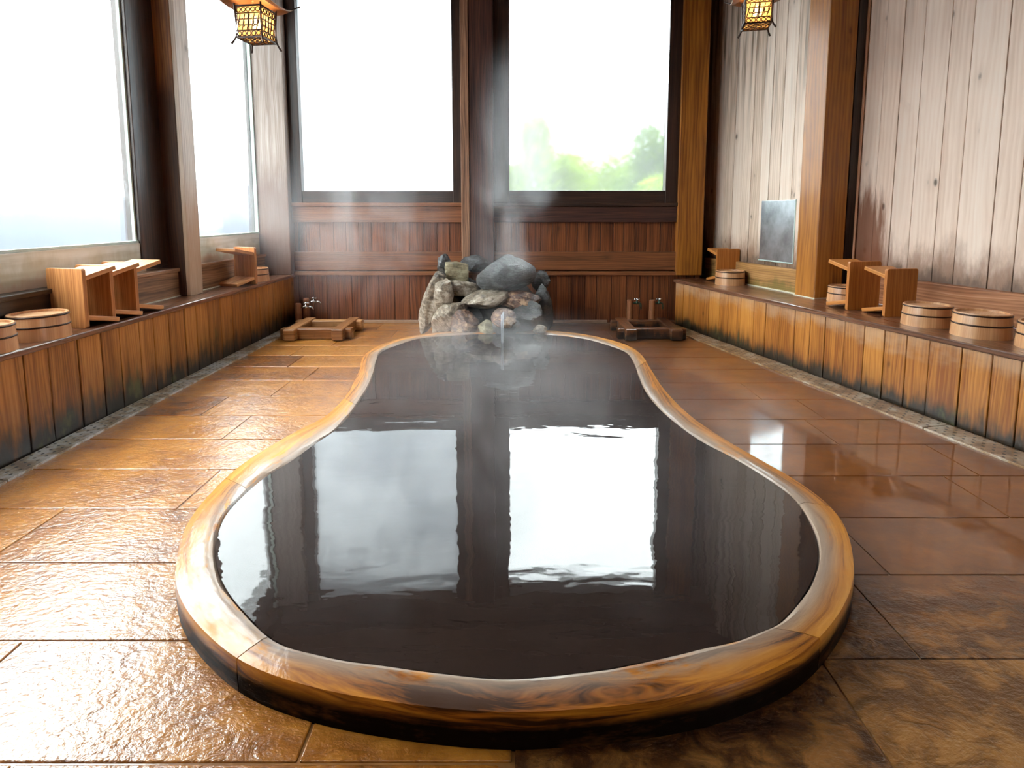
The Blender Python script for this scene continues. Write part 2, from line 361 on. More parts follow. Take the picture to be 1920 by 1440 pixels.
def mirror_mat():
    m = M('misted_mirror'); P = m.pos(); n = m.noise(m.mapping(P, (5, 5, 4)), 1., 5, .6); px = m.xyz(P)
    g = m.n('ShaderNodeBsdfGlossy'); g.inputs['Color'].default_value = (.80, .86, .88, 1); g.inputs['Roughness'].default_value = .06
    g2 = m.n('ShaderNodeBsdfGlossy'); g2.inputs['Color'].default_value = (.75, .82, .86, 1); g2.inputs['Roughness'].default_value = .38
    mx = m.n('ShaderNodeMixShader'); m.l(m.rng(n, .3, .7, .35, .75), mx.inputs[0]); m.l(g.outputs[0], mx.inputs[1]); m.l(g2.outputs[0], mx.inputs[2])
    return m.done(mx)
M_mirror = mirror_mat()
M_hoop = simple('dark_copper_hoop', (.045, .02, .012), .3, .5)
M_chrome = simple('chrome', (.72, .74, .75), .16, 1.0)
M_patina = simple('green_tarnished_brass', (.10, .17, .13), .35, .8)
M_lantern = simple('dark_bronze_lantern', (.055, .024, .014), .45, .3)
M_lroof = simple('lantern_roof_bronze', (.30, .14, .06), .45, .2)
M_caulk = simple('pale_caulk', (.70, .66, .52), .5)
M_pit = simple('dark_wet_stone', (.03, .018, .012), .25, 0, .8)
M_alu = simple('pale_glazing_bead', (.55, .66, .60), .5)
M_trim = simple('pale_stone_skirting', (.42, .27, .18), .4, 0, .5)

M_bank = simple('darkening_bank_blue', (.030, .036, .050), .9)
def leaf_mat(name, a, b):
    m = M(name); r = m.attr('rnd'); c = m.mix(r, a, b)
    d = m.n('ShaderNodeBsdfDiffuse'); t = m.n('ShaderNodeBsdfTranslucent'); m.l(c, d.inputs[0]); m.l(c, t.inputs[0])
    mx = m.n('ShaderNodeMixShader'); mx.inputs[0].default_value = .45; m.l(d.outputs[0], mx.inputs[1]); m.l(t.outputs[0], mx.inputs[2])
    return m.done(mx)
L_green = leaf_mat('fresh_green_leaves', (.07, .115, .008), (.19, .26, .028))
L_dark = leaf_mat('deep_green_leaves', (.04, .075, .015), (.12, .17, .035))
L_yel = leaf_mat('yellow_green_leaves', (.14, .18, .02), (.26, .30, .05))
M_bark = simple('bark', (.12, .09, .07), .8)
M_ground = simple('garden_gravel', (.018, .022, .028), .9)

# ------------------------------------------------------------------ mesh helpers
class MB:
    def __init__(s): s.v = []; s.f = []; s.uv = []; s.r = []; s.lip = None
    def add(s, verts, faces, uvs, r):
        b = len(s.v); s.v += [tuple(v) for v in verts]
        for f, u in zip(faces, uvs): s.f.append(tuple(b + i for i in f)); s.uv.append(u); s.r.append(r)
    def box(s, x0, x1, y0, y1, z0, z1, grain='z', mat=None, r=None):
        r = random.random() if r is None else r
        o = (random.random() * 40, random.random() * 40)
        P = [Vector((x, y, z)) for x in (x0, x1) for y in (y0, y1) for z in (z0, z1)]
        F_ = [(0, 1, 3, 2), (4, 6, 7, 5), (0, 4, 5, 1), (2, 3, 7, 6), (0, 2, 6, 4), (1, 5, 7, 3)]
        ax = ['x', 'x', 'y', 'y', 'z', 'z']
        gi = 'xyz'.index(grain); uvs = []
        for f, a in zip(F_, ax):
            ni = 'xyz'.index(a); oth = [i for i in (0, 1, 2) if i != ni]
            if gi in oth: ui = gi; vi = [i for i in oth if i != gi][0]
            else: ui, vi = oth
            uvs.append([(P[i][ui] + o[0], P[i][vi] + o[1] + (.37 if ni == oth[0] else 0)) for i in f])
        if mat is not None: P = [mat @ p for p in P]
        s.add(P, F_, uvs, r)
    def lathe(s, prof, seg=32, c=(0, 0, 0), mat=None, rfun=None, closed=False):
        c = Vector(c); n = len(prof)
        for i in range(seg):
            a0 = 2 * math.pi * i / seg; a1 = 2 * math.pi * (i + 1) / seg
            r = rfun(i) if rfun else .5
            L = 0
            for j in range(n - 1 if not closed else n):
                (ra, za), (rb, zb) = prof[j], prof[(j + 1) % n]
                P = [Vector((ra * math.cos(a0), ra * math.sin(a0), za)), Vector((ra * math.cos(a1), ra * math.sin(a1), za)),
                     Vector((rb * math.cos(a1), rb * math.sin(a1), zb)), Vector((rb * math.cos(a0), rb * math.sin(a0), zb))]
                dl = math.hypot(rb - ra, zb - za); R = max(ra, rb)
                u = [(L, a0 * R), (L, a1 * R), (L + dl, a1 * R), (L + dl, a0 * R)]
                k = r * 7
                u = [(p + k, q + k) for p, q in u]; L += dl
                P = [p + c for p in P]
                if mat is not None: P = [mat @ p for p in P]
                if ra < 1e-6: s.add(P[1:], [(0, 1, 2)], [u[1:]], r)
                elif rb < 1e-6: s.add(P[:3], [(0, 1, 2)], [u[:3]], r)
                else: s.add(P, [(0, 1, 2, 3)], [u], r)
    def tube(s, pts, rad, seg=10, r=.5):
        pts = [Vector(p) for p in pts]; n = len(pts)
        rad = rad if isinstance(rad, (list, tuple)) else [rad] * n
        rings = []; up = Vector((0, 0, 1)); L = 0
        for i, p in enumerate(pts):
            d = (pts[min(i + 1, n - 1)] - pts[max(i - 1, 0)]).normalized()
            a = d.cross(up)
            if a.length < 1e-3: a = d.cross(Vector((0, 1, 0)))
            a.normalize(); b = d.cross(a)
            rings.append([p + (a * math.cos(t) + b * math.sin(t)) * rad[i] for t in [2 * math.pi * k / seg for k in range(seg)]])
        for i in range(n - 1):
            dl = (pts[i + 1] - pts[i]).length
            for k in range(seg):
                k2 = (k + 1) % seg; c = 2 * math.pi * rad[i] / seg
                s.add([rings[i][k], rings[i][k2], rings[i + 1][k2], rings[i + 1][k]], [(0, 1, 2, 3)],
                      [[(L, k * c), (L, (k + 1) * c), (L + dl, (k + 1) * c), (L + dl, k * c)]], r)
            L += dl
        for ring, rev in ((rings[0], True), (rings[-1], False)):
            f = tuple(range(seg)); s.add(ring, [f[::-1] if rev else f], [[(0, 0)] * seg], r)
    def poly(s, pts, y0, y1, mat=None, r=.5):
        """outline in x-z, thickness along y"""
        n = len(pts); A = [Vector((p[0], y0, p[1])) for p in pts]; B = [Vector((p[0], y1, p[1])) for p in pts]
        V = A + B
        o = r * 13
        uA = [(p[1] + o, p[0] + o) for p in pts]
        if mat is not None: V = [mat @ p for p in V]
        faces = [tuple(range(n)), tuple(range(2 * n - 1, n - 1, -1))]; uv = [uA, uA[::-1]]
        for i in range(n):
            j = (i + 1) % n
            faces.append((j, i, n + i, n + j)); uv.append([(pts[j][1] + o, o), (pts[i][1] + o, o), (pts[i][1] + o, o + .03), (pts[j][1] + o, o + .03)])
        s.add(V, faces, uv, r)
    def build(s, name, mat, parent=None, bevel=0, smooth=False, merge=True):
        me = bpy.data.meshes.new(name); me.from_pydata(s.v, [], s.f)
        ul = me.uv_layers.new(name='UVMap'); k = 0
        flat = []
        for u in s.uv:
            for a in u: flat += [a[0], a[1]]
        ul.data.foreach_set('uv', flat)
        at = me.attributes.new('rnd', 'FLOAT', 'FACE'); at.data.foreach_set('value', s.r)
        if merge:
            bm = bmesh.new(); bm.from_mesh(me); bmesh.ops.remove_doubles(bm, verts=bm.verts, dist=1e-5)
            bmesh.ops.recalc_face_normals(bm, faces=bm.faces); bm.to_mesh(me); bm.free()
        if smooth:
            for p in me.polygons: p.use_smooth = True
        me.materials.append(mat); me.update()
        o = bpy.data.objects.new(name, me); C.objects.link(o)
        if parent is not None: o.parent = parent
        if bevel:
            b = o.modifiers.new('bevel', 'BEVEL'); b.width = bevel; b.segments = 2; b.limit_method = 'ANGLE'; b.angle_limit = math.radians(35)
        return o

def sharp(o, ang=40):
    o.data.set_sharp_from_angle(angle=math.radians(ang)) if hasattr(o.data, 'set_sharp_from_angle') else None
    return o
def tag(o, label, cat, group=None, kind=None):
    o['label'] = label; o['category'] = cat
    if group: o['group'] = group
    if kind: o['kind'] = kind
    return o
def struct(o): o['kind'] = 'structure'; return o
def empty(name, loc, rz=0.0):
    o = bpy.data.objects.new(name, None); C.objects.link(o); o.location = loc; o.rotation_euler = (0, 0, rz)
    o.empty_display_size = .05; return o
def copy_tree(o, parent=None):
    c = o.copy(); C.objects.link(c)
    if parent is not None: c.parent = parent
    for ch in [x for x in bpy.data.objects if x.parent is o]: copy_tree(ch, c)
    return c

# ------------------------------------------------------------------ room axes
YB = 5.54                     # back wall face
# right side runs skew: s along it towards the camera, o outwards to the right
RP, RD, RN = Vector((1.634, 5.08, 0)), Vector((-.238, .971, 0)).normalized(), Vector((.971, .238, 0)).normalized()
RM = Matrix(((RN.x, -RD.x, 0, RP.x), (RN.y, -RD.y, 0, RP.y), (0, 0, 1, 0), (0, 0, 0, 1)))   # local (o, s, z) -> world
RROT = math.atan2(RN.y, RN.x)
def R(s, o, z=0.0): return RM @ Vector((o, s, z))

# ------------------------------------------------------------------ floor
b = MB()
b2_ = MB()
rows_l = [1.007 + .3225 * k for k in range(-9, 15)]
for k in range(len(rows_l) - 1):
    y0, y1 = rows_l[k], rows_l[k + 1]
    rr = random.Random(100 + k)
    x = -2.06 - rr.random() * .5
    while x < -0.1:
        wd = .75 + rr.random() * .5
        xe = min(x + wd, 0.0)
        if xe > -2.06: b.box(max(x, -2.06), xe - .006, y0 + .003, y1 - .003, -.05, 0.0, 'x', r=rr.random())
        x += wd
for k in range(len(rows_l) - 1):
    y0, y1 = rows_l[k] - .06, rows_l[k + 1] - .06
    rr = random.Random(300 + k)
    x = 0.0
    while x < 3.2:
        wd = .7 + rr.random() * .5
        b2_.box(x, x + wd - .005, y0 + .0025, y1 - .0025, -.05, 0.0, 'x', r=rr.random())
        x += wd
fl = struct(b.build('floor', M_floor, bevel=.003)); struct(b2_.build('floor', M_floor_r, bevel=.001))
b = MB(); b.box(-3.2, 3.6, -2.2, 6.3, -.12, -.0035, 'x')
struct(b.build('floor', M_grout))

# drains
def strip(name, mat4, length0, length1, wdt, label, dm):
    root = empty(name, (0, 0, 0)); tag(root, label, 'drain')
    y = length0; i = 0
    while y < length1:
        L = min(.92, length1 - y)
        b = MB(); b.box(0, wdt, y + .003, y + L - .003, -.01, .010, 'y', r=random.random())
        # re-map the holes to strip coordinates
        b.uv = [[(mat_u[0], mat_u[1]) for mat_u in u] for u in b.uv]
        o = b.build('drain_slab', dm, root, bevel=.002)
        me = o.data; ul = me.uv_layers[0]
        for p in me.polygons:
            for li in p.loop_indices:
                v = me.vertices[me.loops[li].vertex_index].co
                ul.data[li].uv = (v.y, v.x)
                if abs(p.normal.z) < .5: ul.data[li].uv = (.0225, .0)
        y += L; i += 1
    root.matrix_world = mat4
    return root
strip('floor_drain', Matrix.Translation((-2.125, 0, 0)), -1.5, 5.53, .115, 'pale perforated stone drain strip along the foot of the left ledge', M_drain)
strip('floor_drain', RM @ Matrix.Translation((-.185, 0, 0)), -.40, 6.3, .16, 'brownish perforated stone drain strip along the foot of the right ledge', M_drain_r)

# ------------------------------------------------------------------ ledges (benches)
def planks(b, f, a0, a1, z0, z1, wmean, thick, grain='z', jit=.35, rs=1):
    """f(a0,a1) places a plank between two stations"""
    rr = random.Random(rs); a = a0
    while a < a1 - .01:
        wd = min(wmean * (1 + (rr.random() - .5) * jit), a1 - a)
        f(a, a + wd - .004, rr); a += wd
# left
root = empty('wooden_ledge', (-2.2, 2.0, 0)); tag(root, 'long left ledge of upright orange planks with dark mould at the foot, below windows', 'ledge')
def rel(b, r): b.v = [tuple(Vector(v) - r) for v in b.v]
b = MB()
planks(b, lambda p, q, rr: b.box(-2.155 - rr.random() * .006, -2.132 - rr.random() * .004, p, q, 0.0, .45), -1.9, 5.53, 0, .45, .155, .02, rs=5)
rel(b, root.location.copy()); b.build('front_planks', W_bench, root, bevel=.004)
b = MB(); b.box(-2.435, -2.118, -1.9, 5.53, .45, .48, 'y', r=.5); rel(b, root.location.copy()); b.build('top_board', W_ledge, root, bevel=.006)
b = MB(); b.box(-2.43, -2.16, -1.9, 5.5, 0.0, .45, 'y', r=.2); rel(b, root.location.copy()); b.build('core', W_frame, root)
# right
root = empty('wooden_ledge', tuple(R(2.5, .2, 0)), RROT); tag(root, 'long right ledge of upright orange planks with pale dry top edge, below the bleached boards', 'ledge')
def loc_r(b, s0=2.5, o0=.2): b.v = [(v[0] - o0, v[1] * -1 + s0, v[2]) for v in b.v]
def rbox(b, o0, o1, s0, s1, z0, z1, grain='z', r=None): b.box(o0, o1, s0, s1, z0, z1, grain, r=r)
def fix_r(b, rootloc_s=2.5, rootloc_o=.2):
    # local frame of the root: x = outwards (RN), y = along RD (away from camera)
    b.v = [(v[0] - rootloc_o, -(v[1] - rootloc_s), v[2]) for v in b.v]
b = MB()
planks(b, lambda p, q, rr: b.box(.0 + rr.random() * .004, .024, p, q, 0.0, .405), -.40, 6.6, 0, .405, .15, .02, rs=9)
fix_r(b); b.build('front_planks', W_bench_r, root, bevel=.005)
b = MB(); b.box(-.014, .435, -.42, .9, .405, .435, 'y', r=.45); b.box(-.014, .60, .9, 6.6, .405, .435, 'y', r=.45); fix_r(b); b.build('top_board', W_ledge, root, bevel=.006)
b = MB(); b.box(.03, .43, -.36, 6.6, .0, .405, 'y', r=.2); fix_r(b); b.build('core', W_frame, root)

# ------------------------------------------------------------------ back wall
b = MB()
planks(b, lambda p, q, rr: b.box(p, q, YB + rr.random() * .004, YB + .03, 0.0, .47), -2.46, 1.8, 0, .47, .13, .02, rs=21)
planks(b, lambda p, q, rr: b.box(p, q, YB + .02 + rr.random() * .006, YB + .05, .66, 1.0), -2.46, 1.8, 0, .47, .115, .02, rs=22)
b.box(-2.5, 1.8, YB + .05, YB + .14, 0, 1.16, 'x', r=.1)
struct(b.build('wall_back', W_back, bevel=.003))
def trim(n, mat, boxes, bevel=.004, grain='x', r=.5, name=None):
    b = MB()
    for bx in boxes: b.box(*bx, grain, r=r)
    o = b.build(name or 'trim_%d' % n, mat, bevel=bevel); return struct(o)
trim(1, W_band, [(-2.12, 1.60, YB - .035, YB + .04, .467, .505)], r=.75)                   # ledge
trim(2, W_band, [(-2.12, -.50, YB - .015, YB + .04, .515, .692), (-.2, 1.60, YB - .015, YB + .04, .515, .692)])
trim(3, W_band, [(-2.12, -.50, YB - .02, YB + .04, .975, 1.125)], r=.62)
trim(4, W_dark, [(-.2, 1.60, YB - .02, YB + .04, .975, 1.125)])
trim(5, W_band, [(-2.12, -.50, YB - .045, YB + .04, 1.128, 1.160)], r=.7)
trim(6, W_frame, [(-.22, 1.60, YB - .045, YB + .04, 1.128, 1.160)], r=.6)
trim(7, M_trim, [(-1.9, .9, YB - .03, YB, 0.0, .028)])
trim(8, W_ceil, [(-2.75, 3.0, YB - .12, YB + .16, 3.06, 3.27)])                                # head beam, back
trim(9, W_ceil, [(-2.62, -2.36, -2.0, 5.5, 3.06, 3.27)], grain='y')                         # head beam, left
# wall above/beside
b = MB(); b.box(1.7, 2.9, 5.95, 6.0, 0, 3.3, 'z'); b.box(1.76, 1.80, 5.60, 5.95, 0, 3.3, 'z'); b.box(-2.46, -2.3, YB + .06, YB + .2, 0, 3.3, 'z'); b.box(1.80, 2.0, 5.60, 5.95, 0, .43, 'z')
struct(b.build('wall_back', W_dark))

# posts
def post(label, mat, boxes, mats=None, bevel=.006, rt=None, name='wooden_post', extra=None, r=.5):
    b = MB()
    x0, x1, y0, y1, z0, z1 = boxes[0]
    o_ = Vector(((x0 + x1) / 2, (y0 + y1) / 2, z0)) if rt is None else rt
    root = empty(name, o_); tag(root, label, 'post')
    for bx in boxes: b.box(*bx, 'z', r=r)
    b.v = [tuple(Vector(v) - o_) for v in b.v]
    b.build('shaft', mat, root, bevel=bevel)
    for nm, mt, bxs in (extra or []):
        b = MB()
        for bx in bxs: b.box(*bx, 'z', r=r)
        b.v = [tuple(Vector(v) - o_) for v in b.v]
        b.build(nm, mt, root, bevel=.004)
    return root
post('dark red-brown post between the two back windows with a worn pale strip', W_dark, [(-.425, -.20, YB - .085, YB + .04, .50, 3.2)],
     extra=[('worn_strip', W_strip, [(-.50, -.425, YB - .10, YB + .04, .50, 3.2)])])
post('orange-brown post in the back right corner, right of the green window', W_orange, [(1.545, 1.79, YB - .06, YB + .05, .47, 3.2)], r=.3)
post('grey silvery post in the back left corner, brown near its foot', W_greypost, [(-2.46, -2.12, YB - .10, YB + .05, .48, 3.2)])
post('dark brown post with a side painted pale as window-lit, standing on the left ledge between two windows', W_left, [(-2.60, -2.315, 4.03, 4.19, .48, 3.2)],
     extra=[('window_lit_side', W_litside, [(-2.315, -2.285, 4.03, 4.19, .48, 3.2)])], r=.55)
root = empty('wooden_post', tuple(R(.9, .45, .435)), RROT); tag(root, 'thick orange square post standing on the right ledge beside the mirror', 'post')
b = MB(); b.box(.34, .575, .79, 1.0, .435, 3.2, 'z', r=.5); fix_r(b, .9, .45); b.v = [(v[0], v[1], v[2] - .435) for v in b.v]
b.build('shaft', W_orange, root, bevel=.008)
b = MB(); b.box(.335, .58, .785, 1.005, .435, .441, 'x'); fix_r(b, .9, .45); b.v = [(v[0], v[1], v[2] - .435) for v in b.v]
b.build('caulk_line', M_caulk, root)

# ------------------------------------------------------------------ windows
def window(n, frame_boxes, pane_box, gmat, fmat, bead=None, grain='z'):
    b = MB()
    for i, bx in enumerate(frame_boxes): b.box(*bx[:6], bx[6], r=.5)
    fr = struct(b.build('window_%d' % n, fmat, bevel=.004))
    b = MB(); b.box(*pane_box, 'z'); b.build('pane', gmat, fr)
    if bead:
        b = MB()
        for bx in bead: b.box(*bx, 'z')
        b.build('glazing_bead', M_alu, fr, bevel=.002)
    return fr
yf = YB - .02
window(1, [(-2.12, -2.02, yf, YB + .09, 1.16, 3.07, 'z'), (-.585, -.50, yf, YB + .09, 1.16, 3.07, 'z'), (-2.02, -.585, yf + .01, YB + .09, 1.16, 1.272, 'x')],
       (-2.04, -.57, YB + .05, YB + .056, 1.25, 3.07), G_back_l, W_frame)
window(2, [(-.20, -.05, yf, YB + .09, 1.16, 3.07, 'z'), (1.43, 1.55, yf, YB + .09, 1.16, 3.07, 'z'), (-.05, 1.43, yf + .01, YB + .09, 1.16, 1.275, 'x')],
       (-.07, 1.45, YB + .05, YB + .056, 1.25, 3.07), G_back_r, W_frame)
window(3, [(-2.53, -2.43, 3.75, 4.03, .70, 3.07, 'z'), (-2.53, -2.43, .93, 1.02, .70, 3.07, 'z')],
       (-2.485, -2.479, .98, 3.78, .86, 3.07), G_left, W_frame,
       bead=[(-2.475, -2.445, .98, 3.76, .868, .884), (-2.475, -2.455, 3.735, 3.752, .868, 3.07)])
window(4, [(-2.53, -2.40, 4.19, 4.30, .70, 3.07, 'z'), (-2.50, -2.40, 5.44, 5.50, .70, 3.07, 'z')],
       (-2.445, -2.439, 4.25, 5.46, .86, 3.07), G_left2, W_frame,
       bead=[(-2.435, -2.41, 4.25, 5.45, .872, .886), (-2.435, -2.405, 5.425, 5.442, .872, 3.07)])
# weathered boards under the left windows, and the step board in front of them
trim(10, W_sill, [(-2.53, -2.44, .98, 3.80, .66, .868)], grain='y')
trim(11, W_sill, [(-2.50, -2.41, 4.19, 5.45, .66, .872)], grain='y', r=.7)
trim(12, W_step, [(-2.55, -2.365, -1.9, 4.03, .48, .655)], grain='y')
trim(13, W_step, [(-2.55, -2.365, 4.19, 5.45, .48, .655)], grain='y')
trim(14, W_step, [(-2.55, -2.35, -1.9, 4.03, .655, .68)], grain='y', r=.6)
trim(15, W_step, [(-2.55, -2.35, 4.19, 5.45, .655, .68)], grain='y', r=.6)
trim(16, M_caulk, [(-2.366, -2.357, 3.3, 4.03, .48, .486), (-2.366, -2.357, 4.19, 5.0, .48, .486)], bevel=0)
# solid left wall from the window to behind the camera, and below the windows outside
b = MB(); b.box(-2.56, -2.44, -2.1, .93, 0, 3.3, 'z'); b.box(-2.6, -2.53, .93, 5.6, 0, .70, 'y')
struct(b.build('wall_left', W_ceil))
b = MB(); b.box(-2.7, 4.2, -2.2, -2.1, 0, 3.3, 'z'); struct(b.build('wall_front', W_ceil))
b = MB()
for k in range(28): b.box(-2.9, 4.3, -2.2 + k * .3, -2.2 + k * .3 + .29, 3.27, 3.31, 'x')
struct(b.build('ceiling', W_ceil))

# ------------------------------------------------------------------ right wall
def right_wall(name, mat, o, s0, s1, z0, wmean, rs):
    b = MB(); rr = random.Random(rs); s = s0
    while s < s1:
        wd = wmean * (.75 + rr.random() * .5)
        b.box(o + rr.random() * .004, o + .03, s, min(s + wd, s1) - .0035, z0, 3.27, 'z', r=rr.random())
        s += wd
    b.box(o + .03, o + .10, s0, s1, .436, 3.3, 'z')
    b.v = [tuple(RM @ Vector(v)) for v in b.v]
    return struct(b.build(name, mat, bevel=.003))
right_wall('wall_right', W_pale, .44, -1.0, .80, .60, .115, 4)
right_wall('wall_right', W_pale_b, .66, .99, 6.6, .60, .17, 12)
b = MB(); b.box(.60, .66, 1.02, 6.6, .435, .625, 'y', r=.5); b.box(.645, .655, 1.0, 1.02, .435, 3.2, 'z')
b.v = [tuple(RM @ Vector(v)) for v in b.v]; struct(b.build('trim_17', W_redboard, bevel=.006))
b = MB(); b.box(.395, .44, -.55, .80, .435, .625, 'y', r=.5)
b.v = [tuple(RM @ Vector(v)) for v in b.v]; struct(b.build('trim_18', W_rboard, bevel=.006))
b = MB(); b.box(.386, .395, -.42, .80, .435, .443, 'y')
b.v = [tuple(RM @ Vector(v)) for v in b.v]; struct(b.build('trim_19', M_caulk))
b = MB(); b.box(.58, .70, .80, 1.0, .436, 3.27, 'z', r=.2)
b.v = [tuple(RM @ Vector(v)) for v in b.v]; struct(b.build('wall_right', W_frame))
b = MB(); b.box(.415, .44, .67, .79, .625, 3.2, 'z', r=.95)
b.v = [tuple(RM @ Vector(v)) for v in b.v]; struct(b.build('trim_20', W_pale, bevel=.003))
# mirror
root = empty('wall_mirror', tuple(R(.45, .53, .9)), RROT); tag(root, 'small misted rectangular mirror on the pale boards left of the orange post', 'mirror')
b = MB(); b.box(.422, .436, .245, .655, .668, 1.165, 'z'); fix_r(b, .45, .53); b.v = [(v[0], v[1], v[2] - .9) for v in b.v]; b.build('mirror_glass', M_mirror, root, bevel=.002)
b = MB(); b.box(.416, .440, .655, .663, .662, 1.17, 'z'); b.box(.416, .44, .24, .663, .660, .668, 'z'); fix_r(b, .45, .53); b.v = [(v[0], v[1], v[2] - .9) for v in b.v]; b.build('metal_edge', M_alu, root)

# ------------------------------------------------------------------ pool
RIM = [(-0.026,1.034,-0.022,1.094),(-0.219,1.053,-0.185,1.114),(-0.415,1.093,-0.374,1.146),(-0.584,1.156,-0.530,1.194),(-0.725,1.250,-0.669,1.305),(-0.846,1.362,-0.764,1.403),(-0.933,1.483,-0.842,1.513),(-1.012,1.651,-0.898,1.634),(-1.055,1.805,-0.933,1.758),(-1.075,2.011,-0.937,1.890),(-1.069,2.169,-0.922,2.029),(-1.039,2.320,-0.882,2.164),(-0.986,2.511,-0.846,2.333),(-0.922,2.690,-0.804,2.511),(-0.908,2.929,-0.798,2.747),(-0.930,3.182,-0.815,3.058),(-0.981,3.568,-0.852,3.374),(-1.035,3.811,-0.912,3.705),(-1.046,4.040,-0.935,3.941),(-0.969,4.315,-0.867,4.156),(-0.822,4.547,-0.725,4.394),(-0.513,4.737,-0.434,4.514),(-0.068,4.804,-0.065,4.576),(0.334,4.737,0.298,4.514),(0.583,4.588,0.536,4.375),(0.763,4.371,0.686,4.156),(0.860,4.139,0.779,3.925),(0.882,3.869,0.772,3.623),(0.860,3.542,0.735,3.290),(0.836,3.122,0.715,2.965),(0.856,2.704,0.734,2.663),(0.919,2.406,0.792,2.378),(0.980,2.209,0.871,2.184),(1.033,2.041,0.925,2.015),(1.059,1.866,0.952,1.853),(1.040,1.720,0.920,1.679),(0.973,1.557,0.859,1.525),(0.886,1.415,0.760,1.386),(0.761,1.281,0.630,1.262),(0.620,1.174,0.520,1.207),(0.447,1.099,0.379,1.163),(0.288,1.061,0.244,1.130),(0.143,1.042,0.128,1.108)]
def cr(P, t):
    n = len(P); i = int(math.floor(t)) % n; u = t - math.floor(t)
    p0, p1, p2, p3 = P[(i - 1) % n], P[i], P[(i + 1) % n], P[(i + 2) % n]
    return tuple(.5 * (2 * b_ + (c_ - a_) * u + (2 * a_ - 5 * b_ + 4 * c_ - d_) * u * u + (3 * b_ - a_ - 3 * c_ + d_) * u ** 3) for a_, b_, c_, d_ in zip(p0, p1, p2, p3))
WZ = .0985
def rim_section(t):
    ox, oy, ix, iy = cr(RIM, t)
    O = Vector((ox, oy, 0)); I = Vector((ix, iy, 0)); d = (I - O); w_ = d.length; d.normalize()
    wob = noise.noise(Vector((ox * 2.3, oy * 2.3, 3))) ; wob2 = noise.noise(Vector((ox * 7, oy * 7, 9)))
    hz = .004 * wob + .002 * wob2
    # (fraction from outer to inner, z)
    pr = [(.03, -.02), (.01, .0), (-.01, .040), (-.01, .074), (.012, .0825), (.10, .085), (.36, .092 + hz), (.66, .099 + hz), (.84 + .05 * wob, .103 + hz), (.97 + .07 * wob2 + .04 * wob, .1015), (1.08 + .06 * wob, .088), (1.22, .045), (1.26, -.06)]
    return [O + d * (f * w_) + Vector((0, 0, z)) for f, z in pr]
root = empty('pool_curb', (0, 2.9, 0)); tag(root, 'gourd-shaped curb of wet orange logs around the dark hot spring pool', 'curb')
def curb_seg(t0, t1, r, steps):
    g = (t1 - t0) / steps
    secs = [rim_section(t0 + .008 + (t1 - t0 - .016) * k / steps) for k in range(steps + 1)]
    n = len(secs[0]); V = [tuple(p - Vector((0, 2.9, 0))) for s_ in secs for p in s_]; Fc = []; U = []; L = 0; lip = []
    for k in range(steps):
        dl = (secs[k + 1][6] - secs[k][6]).length; A = 0
        for j in range(n - 1):
            da = (secs[k][j + 1] - secs[k][j]).length
            Fc.append((k * n + j, (k + 1) * n + j, (k + 1) * n + j + 1, k * n + j + 1))
            U.append([(L + r * 9, A + r * 5), (L + dl + r * 9, A + r * 5), (L + dl + r * 9, A + da + r * 5), (L + r * 9, A + da + r * 5)])
            A += da; lip.append(1.0 if j >= 7 else (.45 if j == 6 else 0.0))
        L += dl
    Fc.append(tuple(range(n - 1, -1, -1))); U.append([(0, 0)] * n); Fc.append(tuple(steps * n + j for j in range(n))); U.append([(0, 0)] * n)
    me = bpy.data.meshes.new('curb_log'); me.from_pydata(V, [], Fc)
    ul = me.uv_layers.new(name='UVMap'); ul.data.foreach_set('uv', [q for u in U for a in u for q in a])
    at = me.attributes.new('rnd', 'FLOAT', 'FACE'); at.data.foreach_set('value', [r] * len(Fc))
    at = me.attributes.new('lip', 'FLOAT', 'POINT'); at.data.foreach_set('value', [(0, 0, 0, 0, 0, 0, .15, .75, 1, 1, 1, 1, 1)[i % n] for i in range(len(V))])
    bm = bmesh.new(); bm.from_mesh(me); bmesh.ops.recalc_face_normals(bm, faces=bm.faces); bm.to_mesh(me); bm.free()
    for p in me.polygons: p.use_smooth = len(p.vertices) == 4
    me.set_sharp_from_angle(angle=math.radians(32))
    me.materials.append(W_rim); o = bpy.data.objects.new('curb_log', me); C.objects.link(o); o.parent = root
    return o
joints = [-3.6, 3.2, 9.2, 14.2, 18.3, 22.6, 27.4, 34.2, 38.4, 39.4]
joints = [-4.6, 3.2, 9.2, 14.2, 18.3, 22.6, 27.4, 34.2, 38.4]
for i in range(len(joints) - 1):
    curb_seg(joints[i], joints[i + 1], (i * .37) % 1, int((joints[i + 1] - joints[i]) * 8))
# water
N = 220
ring = []
for k in range(N):
    t = k * len(RIM) / N; ox, oy, ix, iy = cr(RIM, t); O = Vector((ox, oy)); I = Vector((ix, iy)); d = (I - O)
    p = O + d * 1.06; ring.append((p.x, p.y))
b = MB()
cxy = (-.05, 2.9)
V = [(x, y - 2.9, 0) for x, y in ring]; V2 = [(x, y - 2.9, -.09) for x, y in ring]
b.add(V + V2, [tuple(range(N))] + [((k + 1) % N, k, N + k, N + (k + 1) % N) for k in range(N)] + [tuple(range(2 * N - 1, N - 1, -1))],
      [[(x, y) for x, y in ring]] + [[(0, 0)] * 4] * N + [[(0, 0)] * N], .5)
o = b.build('pool_water', M_water); o.location = (0, 2.9, WZ); tag(o, 'dark still mineral water filling the gourd-shaped pool and reflecting the windows', 'water')

